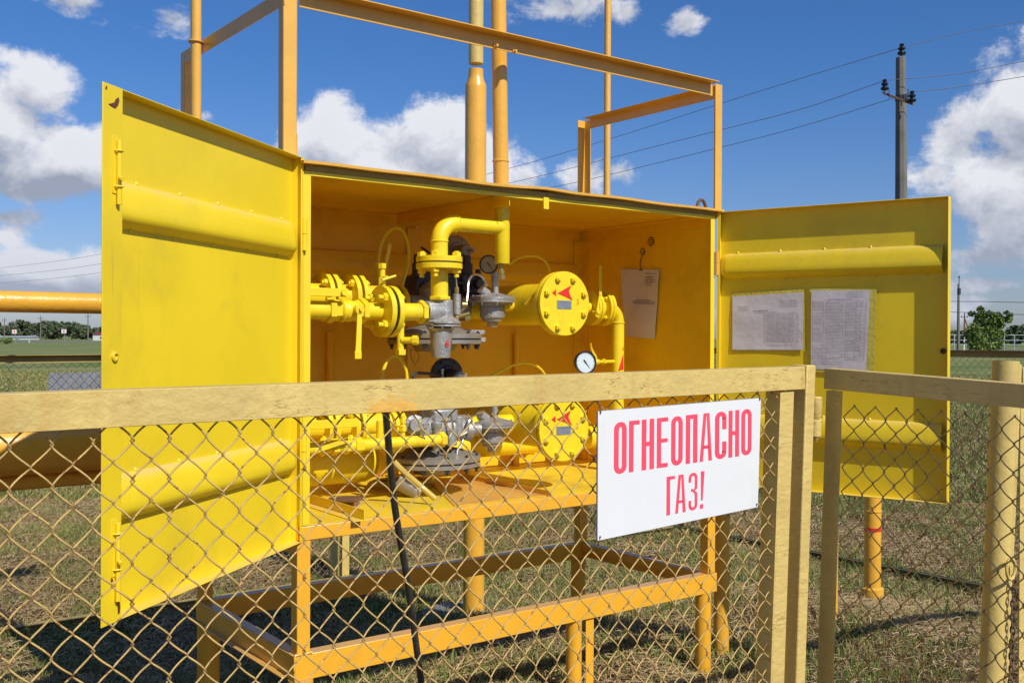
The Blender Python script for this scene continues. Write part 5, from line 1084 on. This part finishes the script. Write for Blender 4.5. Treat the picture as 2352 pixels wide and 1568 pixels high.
# wires: each hangs in a vertical plane from the pole to the next pole out of the frame on the left, and to the right
wm = mat('wire_metal', (.20, .20, .22), .6, .1, bump=0)
far_l = foot(-420, 78)
def wire(A, pts, label, endL, right):
    n_ = V((endL.y - A.y, -(endL.x - A.x), 0)).normalized(); P_ = [hit(x, y, A, n_) for x, y in pts]; P_ = [A] + P_
    b = MB(); b.tube(bez(P_, 60), .0065, 5); o = b.obj('power_line', wm); tag(o, label, 'power line', 'overhead wires')
    rA = V((A.x + 12, A.y - 13.5, 0)); n2 = V((rA.y - A.y, -(rA.x - A.x), 0)).normalized()
    b = MB(); b.tube(bez([A] + [hit(x, y, A, n2) for x, y in right], 20), .0065, 5); o2 = b.obj('power_line', wm); tag(o2, label.replace('from the near pole to the left', 'from the near pole off the right edge'), 'power line', 'overhead wires')
T0 = dep(2070, 110, ZP)
wire(T0, [(1860, 174), (1662, 236), (1405, 318), (1165, 388), (900, 452), (600, 512), (237, 583), (0, 615), (-300, 640)], 'topmost overhead wire, running from the near pole to the left', far_l, [(2240, 68), (2352, 49), (2700, -20)])
wire(i1 + EZ * .2, [(1850, 248), (1662, 297), (1405, 362), (1195, 415), (900, 478), (600, 533), (237, 605), (0, 633), (-300, 655)], 'middle overhead wire, running from the near pole to the left', far_l, [(2200, 170), (2352, 141), (2700, 75)])
wire(i2 + EZ * .2, [(1850, 288), (1662, 337), (1405, 400), (1270, 430), (900, 505), (600, 560), (237, 625), (0, 650), (-300, 668)], 'lowest overhead wire, running from the near pole to the left', far_l, [(2200, 200), (2352, 176), (2700, 115)])

def small_pole(px, Z, ytop, label, group, arm=True, r=.11, m=None, sky=False, lean=0):
    f = foot(px, Z); h = zat(px, ytop, Z); g = thing('power_pole', f, label, 'power pole', group)
    b = MB(); b.lathe(f - EZ * .3, EZ, [(0, r * 1.25), (h + .8, r * .8)], 8); b.obj('shaft', m or pc, g)
    if arm:
        u = V((RT.x, RT.y, 0)).normalized(); z = h - h * .085; w = h * .11
        b = MB(); b.frame(V((f.x, f.y, z)), u, u.cross(EZ), EZ, (-w, -.05, -.06), (w, .05, .06)); b.obj('cross_arm', dark, g)
        for s_ in (-.9, .9): insulator(g, V((f.x, f.y, z + .05)) + u * w * s_, 1.6)
        insulator(g, V((f.x, f.y, h)), 1.8)
    return g
small_pole(10, 400, 732, 'distant pale power pole, leftmost at the left edge of the picture', 'distant power poles', r=.2)
small_pole(93, 400, 727, 'distant pale power pole in the middle of the three on the left', 'distant power poles', r=.2)
small_pole(202, 400, 722, 'distant pale power pole, closest to the left door', 'distant power poles', r=.22)
g = small_pole(2201, 150, 652, 'slender far power pole right of the right-hand door', 'far poles on the right', False, r=.19, m=pc)
f = foot(2202, 150); h = zat(2202, 636, 150); b = MB(); b.cyl((f.x, f.y, zat(2202, 652, 150) - .2), (f.x, f.y, h), .06, n=8); b.lathe((f.x, f.y, h), EZ, [(-.1, .12), (.12, .12)], 8); b.cyl((f.x, f.y, zat(2202, 676, 150)), (f.x, f.y, zat(2202, 662, 150)), .25, n=8); b.obj('fittings', dark, g)
small_pole(2215, 230, 722, 'thin wooden pole with a slanting stay behind the young tree', 'far poles on the right', True, r=.17, m=rustm)
f = foot(2216, 230); b = MB(); b.tube([V((f.x, f.y, zat(2216, 732, 230))), foot(2240, 230)], .14, 6); tag(b.obj('pole_stay', rustm), 'slanting stay leaning against the thin wooden pole', 'stay')
small_pole(2241, 220, 724, 'short plain pole standing just behind the young tree', 'far poles on the right', False, r=.1, m=dark)
for y0, y1 in ((716, 722), (692, 693)):
    P_ = [dep(2176, y0, 75), dep(2260, (y0 + y1) / 2, 70), dep(2420, y1 + 3, 62)]; b = MB(); b.tube(P_, .02, 4); tag(b.obj('power_line', wm), 'faint far wire %s over the young tree on the right' % ('lower' if y0 > 700 else 'upper'), 'power line', 'overhead wires')

# ------------------------------------------------------------------ far setting
b = MB()   # low earth bank carrying the road beyond the far fence
def lane(px0, px1, Z0, Z1, z, name, m, kind='structure'):
    q = [foot(px0, Z0), foot(px1, Z0), foot(px1, Z1), foot(px0, Z1)]; b = MB(); b.add([p + EZ * z for p in q], [(0, 1, 2, 3)]); return tag(b.obj(name, m, smooth=False), kind=kind)
lane(-900, 900, 300, 350, .02, 'road', asph); lane(1900, 3300, 165, 210, .02, 'road', asph)
lfm = []
def leaf_mat(name, a, c):
    m = bpy.data.materials.new(name); m.use_nodes = True; t = Nt(m.node_tree); b = m.node_tree.nodes['Principled BSDF']
    g = t.n('ShaderNodeNewGeometry'); col = t.mix(t.noise(g.outputs['Position'], .9, 3), a, c); col2 = t.mix(t.m('MULTIPLY', g.outputs['Random Per Island'], .7), col, tuple(x * 1.5 for x in c))
    t.L.new(col2, b.inputs['Base Color']); b.inputs['Roughness'].default_value = .6; b.inputs['Specular IOR Level'].default_value = .3; return m
lf_far = leaf_mat('far_foliage', (.045, .065, .035), (.095, .115, .055)); lf_near = leaf_mat('bush_foliage', (.05, .085, .02), (.16, .21, .045))
bark = mat('bark', (.10, .075, .05), .9, .3, 5)
def tree(f, H, Wd, nclump, nleaf, leaf, m, label, group, name='tree', seed=0, trunk=.2, lobes=None, cat='tree'):
    r = np.random.default_rng(seed); g = thing(name, f, label, cat, group); C0 = []
    for k in range(nclump):
        if lobes: x, y, z, s_ = lobes[k % len(lobes)]; c = np.array([x + r.normal(0, .05), y + r.normal(0, .1), z + r.normal(0, .05)]) * [Wd, Wd, H]; rr = s_ * Wd * r.uniform(.7, 1.1)
        else:
            a = r.uniform(0, 2 * pi); q = sqrt(r.uniform(0, 1)); zz_ = r.uniform(.22, .9); env = sqrt(max(.05, 1 - ((zz_ - .5) / .5) ** 2)); c = np.array([cos(a) * q * Wd * .5 * env, sin(a) * q * Wd * .5 * env, zz_ * H]); rr = Wd * r.uniform(.10, .2)
        C0.append((c, rr))
    n_ = nclump * nleaf; cen = np.repeat(np.array([c for c, _ in C0]), nleaf, 0); R = np.repeat(np.array([q for _, q in C0]), nleaf)
    d = r.normal(size=(n_, 3)); d /= np.linalg.norm(d, axis=1)[:, None]; p = cen + d * (R * r.uniform(.35, 1.05, n_))[:, None] * [1, 1, .8]; p[:, 2] = np.maximum(p[:, 2], .03 * H)
    u = r.normal(size=(n_, 3)); u /= np.linalg.norm(u, axis=1)[:, None]; w = np.cross(u, r.normal(size=(n_, 3))); w /= np.linalg.norm(w, axis=1)[:, None]
    s_ = (leaf * r.uniform(.6, 1.3, n_))[:, None]; vv = np.stack([p - u * s_, p + w * s_ * .5, p + u * s_, p - w * s_ * .5], 1).reshape(-1, 3); ff = np.arange(n_ * 4).reshape(-1, 4)
    o = bpy.data.objects.new('crown', mesh_np('crown', vv, ff, m, False)); COL.objects.link(o); o.parent = g; ORG[o.name] = V(f)
    b = MB(); b.tube([V(f) - EZ * .2, V(f) + V((.02 * H, 0, H * .3)), V(f) + V((-.01 * H, .01 * H, H * .6))], trunk, 8, rs=[trunk, trunk * .75, trunk * .35])
    random.seed(seed)
    for k in range(7):
        c, rr = C0[random.randrange(len(C0))]; b.tube([V(f) + V((0, 0, H * random.uniform(.1, .4))), V(f) + V(c)], trunk * .25, 5, rs=[trunk * .35, trunk * .1])
    b.obj('trunk', bark, g); return g
for i, (px, wpx, hpx, Z) in enumerate(((-40, 90, 26, 520), (18, 40, 20, 520), (50, 62, 32, 540), (105, 66, 30, 520), (140, 50, 29, 560), (165, 52, 28, 530), (198, 46, 24, 520), (245, 60, 17, 560), (300, 90, 24, 560), (370, 90, 22, 540))):
    f = foot(px, Z); tree(f, (hpx + 9) * Z / FPX, wpx * Z / FPX * 1.05, 30, 60, 1.1, lf_far, ['', 'rounded dark tree at the far left edge of the skyline', 'broad dark tree behind the left road sign', 'dark tree left of the right road sign', 'tall dark tree just above the right road sign', 'dark tree right behind the right road sign', 'dark tree left of the red barn', 'small dark tree over the red barn', '', ''][i] or 'dark far tree on the left skyline', 'trees on the left skyline', 'far_tree', 30 + i, .35)
for i, (px, wpx, hpx, Z) in enumerate(((2180, 34, 17, 420), (2205, 34, 17, 430), (2236, 40, 23, 420), (2330, 52, 32, 330), (2372, 60, 38, 330), (2440, 90, 34, 360))):
    f = foot(px, Z); tree(f, (hpx + 12) * Z / FPX, wpx * Z / FPX * 1.2, 24, 60, .8, lf_far, ['low dark tree just right of the right-hand door, far off', 'low dark tree behind the slender far pole', 'low dark tree behind the wooden pole', 'taller dark tree at the right edge, behind the young tree', 'taller dark tree at the right edge, behind the young tree', 'taller dark tree at the right edge, behind the young tree'][i], 'trees on the right skyline', 'far_tree', 60 + i, .3)
Zb = 165.; f = foot(2264, Zb)
lob = [(-.32, 0, .22, .17), (-.1, .1, .22, .2), (.18, 0, .2, .2), (-.3, .05, .45, .15), (0, 0, .45, .2), (.25, 0, .42, .16), (-.05, 0, .62, .14), (.12, .1, .6, .11), (-.06, 0, .78, .09), (-.02, 0, .9, .07), (-.12, 0, .82, .05), (.2, 0, .72, .07), (.33, 0, .66, .07), (.5, 0, .60, .08), (.58, 0, .72, .07), (.52, 0, .80, .06), (.42, 0, .45, .09)]
tree(V((f.x, f.y, -.5)), 106 * Zb / FPX + .0, 122 * Zb / FPX, 90, 120, .27, lf_near, 'young leafy green tree beyond the far fence on the right', None, 'young_tree', 77, .05, lob)
f = foot(8, 150); tree(foot(14, 240), 1.3, 4.5, 10, 50, .25, lf_near, 'low bush at the far left, beside the distant road', None, 'bush', 90, .05, cat='bush')
# road signs (seen from the side that carries a red mark) and white marker posts
def road_sign(px, Z, y0, y1, xw, label):
    f = foot(px, Z); g = thing('road_sign', f, label, 'road sign', 'road signs in the far field'); u = V((RT.x, RT.y, 0)).normalized(); n_ = -V((FW.x, FW.y, 0)).normalized()
    b = MB(); b.cyl(f, V((f.x, f.y, zat(px, y0, Z))), .05, n=8); b.obj('post', conc, g)
    z0_, z1_ = zat(px, y1, Z), zat(px, y0, Z); w = xw / 2 * Z / FPX; o = f - u * w * .35
    b = MB(); b.frame(V((o.x, o.y, 0)), u, n_, EZ, (-w, .06, z0_), (w, .10, z1_)); b.obj('panel', white, g)
    zc = (z0_ + z1_) / 2; hh = (z1_ - z0_) / 2; b = MB()
    b.prism([(-w * .15, -hh * .75), (w * .3, -hh * .5), (w * .3, hh * .5), (-w * .15, hh * .75)], V((o.x, o.y, zc)) + n_ * .102, u, EZ, n_, .01); b.prism([(-w, -hh), (-w * .85, -hh), (-w * .85, hh), (-w, hh)], V((o.x, o.y, zc)) + n_ * .102, u, EZ, n_, .01); b.obj('red_mark', red, g)
road_sign(35, 200, 757, 766, 11, 'small white and red road sign on a thin post, the left one of two')
road_sign(149, 200, 756, 765, 12, 'small white and red road sign on a thin post, the one nearer the left door')
def marker(px, Z, y0, label):
    f = foot(px, Z); h = zat(px, y0, Z); g = thing('marker_post', f, label, 'marker post'); b = MB(); b.cyl(f - EZ * .2, V((f.x, f.y, h)), .10, .085, 10); b.obj('post', white, g)
    b = MB(); b.cyl(V((f.x, f.y, h * .62)), V((f.x, f.y, h * .8)), .112, n=10); b.obj('black_band', blk, g)
marker(67, 280, 777, 'white roadside marker post in the left distance'); marker(2214, 140, 780, 'white roadside marker post in front of the young tree')
# long low building, red-roofed barn
def building(px0, px1, Z, yeave, yridge, m, mr, label, name='low_building'):
    a, c = foot(px0, Z), foot(px1, Z); u = (c - a).normalized(); n_ = V((-u.y, u.x, 0)); L = (c - a).length; he, hr = zat(px0, yeave, Z), zat(px0, yridge, Z); g = thing(name, (a + c) / 2, label, 'building'); dpt = 9
    b = MB(); b.frame(a, u, n_, EZ, (0, 0, 0), (L, dpt, he + .5)); b.obj('wall', m, g)
    b = MB(); b.prism([(-.4, he + .51), (dpt + .4, he + .51), (dpt / 2, hr + .5)], a - u * .3, n_, EZ, u, L + .6); b.obj('roof', mr, g)
    for k in range(max(2, int(L / 9))): b = MB(); x = 3 + k * 9; b.frame(a, u, n_, EZ, (x, -.05, he * .35), (min(x + 1.6, L - .3), -.01, he * .75)); b.obj('window', dark, g)
building(-160, 70, 470, 774, 770, wallm, mat('pale_roof', (.34, .36, .38), .6), 'long low pale building on the left skyline')
building(213, 262, 420, 768, 762, wallm, roofr, 'red-roofed barn on the skyline beside the left door', 'barn')
# white pipe railing beyond the bank on the right
g = thing('pipe_railing', foot(2260, 215), 'grey three-rail pipe railing along the far road on the right', 'railing'); zr_ = [zat(2260, y, 215) for y in (769, 781, 791)]
rm = mat('railing_paint', (.46, .48, .50), .5, .1)
for z in zr_: b = MB(); b.cyl(V((*foot(2080, 215).xy, z)), V((*foot(2700, 215).xy, z)), .06, n=6); b.obj('rail', rm, g)
for k in range(26): b = MB(); f = foot(2100 + k * 23, 215); b.cyl(f, V((f.x, f.y, zr_[0])), .09, n=6); b.obj('railing_post', rm, g)

# ------------------------------------------------------------------ grass: blades and straw, as real geometry
def grass_mat(name, a, c, d, sc_=1.3):
    m = bpy.data.materials.new(name); m.use_nodes = True; t = Nt(m.node_tree); b = m.node_tree.nodes['Principled BSDF']
    g = t.n('ShaderNodeNewGeometry'); r = g.outputs['Random Per Island']; col = t.mix(r, a, c); col = t.mix(t.m('MULTIPLY', t.ramp(t.noise(g.outputs['Position'], sc_, 4), .45, .65), .8), col, d)
    t.L.new(col, b.inputs['Base Color']); b.inputs['Roughness'].default_value = .7; b.inputs['Specular IOR Level'].default_value = .25; return m
gdry = grass_mat('dry_straw', (.24, .15, .065), (.60, .44, .23), (.34, .25, .11)); ggrn = grass_mat('green_blades', (.09, .135, .022), (.20, .27, .055), (.29, .27, .09))
def vnoise(x, y, s, seed):
    r = np.random.default_rng(seed); g = r.uniform(0, 1, (64, 64)); X_, Y_ = (x / s) % 64, (y / s) % 64; i, j = X_.astype(int), Y_.astype(int); fx, fy = X_ - i, Y_ - j; fx = fx * fx * (3 - 2 * fx); fy = fy * fy * (3 - 2 * fy); i2, j2 = (i + 1) % 64, (j + 1) % 64
    return (g[i, j] * (1 - fx) + g[i2, j] * fx) * (1 - fy) + (g[i, j2] * (1 - fx) + g[i2, j2] * fx) * fy
def blades(name, n, Z0, Z1, hgt, wid, lean, m, seed, label, keep=None, lie=False, pw=1.):
    r = np.random.default_rng(seed); Z = np.sqrt(r.uniform(Z0 ** 2, Z1 ** 2, n)) if pw == 1 else Z0 + (Z1 - Z0) * r.uniform(0, 1, n) ** pw
    s_ = r.uniform(-.60, .62, n) * Z; fx, fy = FW.x, FW.y; X_ = CAM.x + fx * Z + fy * s_; Y_ = CAM.y + fy * Z - fx * s_
    if keep is not None: k = keep(X_, Y_, r); X_, Y_, Z = X_[k], Y_[k], Z[k]
    n = len(X_); h = hgt * r.uniform(.4, 1.25, n) * np.minimum(1 + Z / 40, 1.35); w = wid * r.uniform(.6, 1.3, n) * (1 + Z / 12)
    a = r.uniform(0, 2 * pi, n); ln = lean * r.uniform(.2, 1.2, n); ca, sa = np.cos(a), np.sin(a); b_ = r.uniform(0, 2 * pi, n); cb_, sb = np.cos(b_) * w / 2, np.sin(b_) * w / 2
    if lie:
        z0_ = r.uniform(.004, .035, n); z1_ = z0_ + r.normal(0, .012, n); z1_ = np.maximum(z1_, .003)
        px_, py_ = -sa * w / 2, ca * w / 2; mz = np.maximum(z0_, z1_) + r.uniform(0, .01, n); bend = r.normal(0, .12, n) * h
        P0 = np.stack([X_ - px_, Y_ - py_, z0_], 1); P1_ = np.stack([X_ + px_, Y_ + py_, z0_ + w * .3], 1); mx_, my_ = X_ + ca * h / 2 - sa * bend, Y_ + sa * h / 2 + ca * bend
        P2 = np.stack([mx_ - px_, my_ - py_, mz], 1); P3 = np.stack([mx_ + px_, my_ + py_, mz + w * .3], 1); P4 = np.stack([X_ + ca * h, Y_ + sa * h, z1_], 1)
    else:
        P0 = np.stack([X_ - cb_, Y_ - sb, np.zeros(n)], 1); P1_ = np.stack([X_ + cb_, Y_ + sb, np.zeros(n)], 1)
        mx_, my_ = X_ + ca * h * ln * .3, Y_ + sa * h * ln * .3; P2 = np.stack([mx_ - cb_ * .8, my_ - sb * .8, h * .55], 1); P3 = np.stack([mx_ + cb_ * .8, my_ + sb * .8, h * .55], 1)
        P4 = np.stack([X_ + ca * h * ln, Y_ + sa * h * ln, h * np.clip(1 - .25 * ln, .3, 1)], 1)
    gg = gz(X_, Y_)
    for Q in (P0, P1_, P2, P3, P4): Q[:, 2] += gg
    vv = np.stack([P0, P1_, P3, P2, P4], 1).reshape(-1, 3); k = np.arange(n)[:, None] * 5
    q = np.concatenate([k + [0, 1, 2, 3]], 0); tt = k + np.array([3, 2, 4])
    me = bpy.data.meshes.new(name); me.vertices.add(len(vv)); me.vertices.foreach_set('co', vv.astype(np.float32).ravel())
    loops = np.concatenate([q, tt], 1).ravel(); me.loops.add(len(loops)); me.loops.foreach_set('vertex_index', loops.astype(np.int32))
    me.polygons.add(2 * n); st_ = np.stack([np.arange(n) * 7, np.arange(n) * 7 + 4], 1).ravel(); me.polygons.foreach_set('loop_start', st_.astype(np.int32)); me.polygons.foreach_set('loop_total', np.tile([4, 3], n).astype(np.int32))
    me.materials.append(m); me.update(calc_edges=True); o = bpy.data.objects.new(name, me); COL.objects.link(o); tag(o, label, 'grass', kind='stuff')
pat = lambda X_, Y_: .45 * vnoise(X_ + 50, Y_ + 50, .5, 1) + .3 * vnoise(X_ + 50, Y_ + 50, .12, 2) + .25 * vnoise(X_ + 50, Y_ + 50, 1.6, 3)
blades('straw', 150000, 4.0, 13, .12, .0042, 1, gdry, 1, 'dry straw lying over the ground', lie=True, keep=lambda X_, Y_, r: r.uniform(0, 1, len(X_)) < np.clip(.25 + (vnoise(X_ + 50, Y_ + 50, .34, 21) * .6 + vnoise(X_ + 50, Y_ + 50, .9, 22) * .4 - .3) * 3.2, .15, 1))
blades('dry_grass', 70000, 4.0, 13, .065, .003, .9, gdry, 2, 'short dry standing grass stubble')
blades('tall_grass', 5000, 4.0, 13, .17, .005, .7, ggrn, 13, 'taller green weeds standing up from the grass', keep=lambda X_, Y_, r: r.uniform(0, 1, len(X_)) < np.clip((vnoise(X_ + 50, Y_ + 50, .22, 8) - .62) * 6, 0, 1))
blades('green_grass', 190000, 4.0, 13, .075, .004, .8, ggrn, 3, 'green grass tufts growing through the straw', keep=lambda X_, Y_, r: r.uniform(0, 1, len(X_)) < np.clip((pat(X_, Y_) - .475) * 8, .035, 1))
blades('dry_grass', 70000, 13, 60, .07, .006, 1., gdry, 4, 'dry grass on the ground beyond the fences', pw=1.6)
blades('green_grass', 150000, 13, 60, .07, .006, .9, ggrn, 5, 'green grass on the ground beyond the fences', pw=1.6)
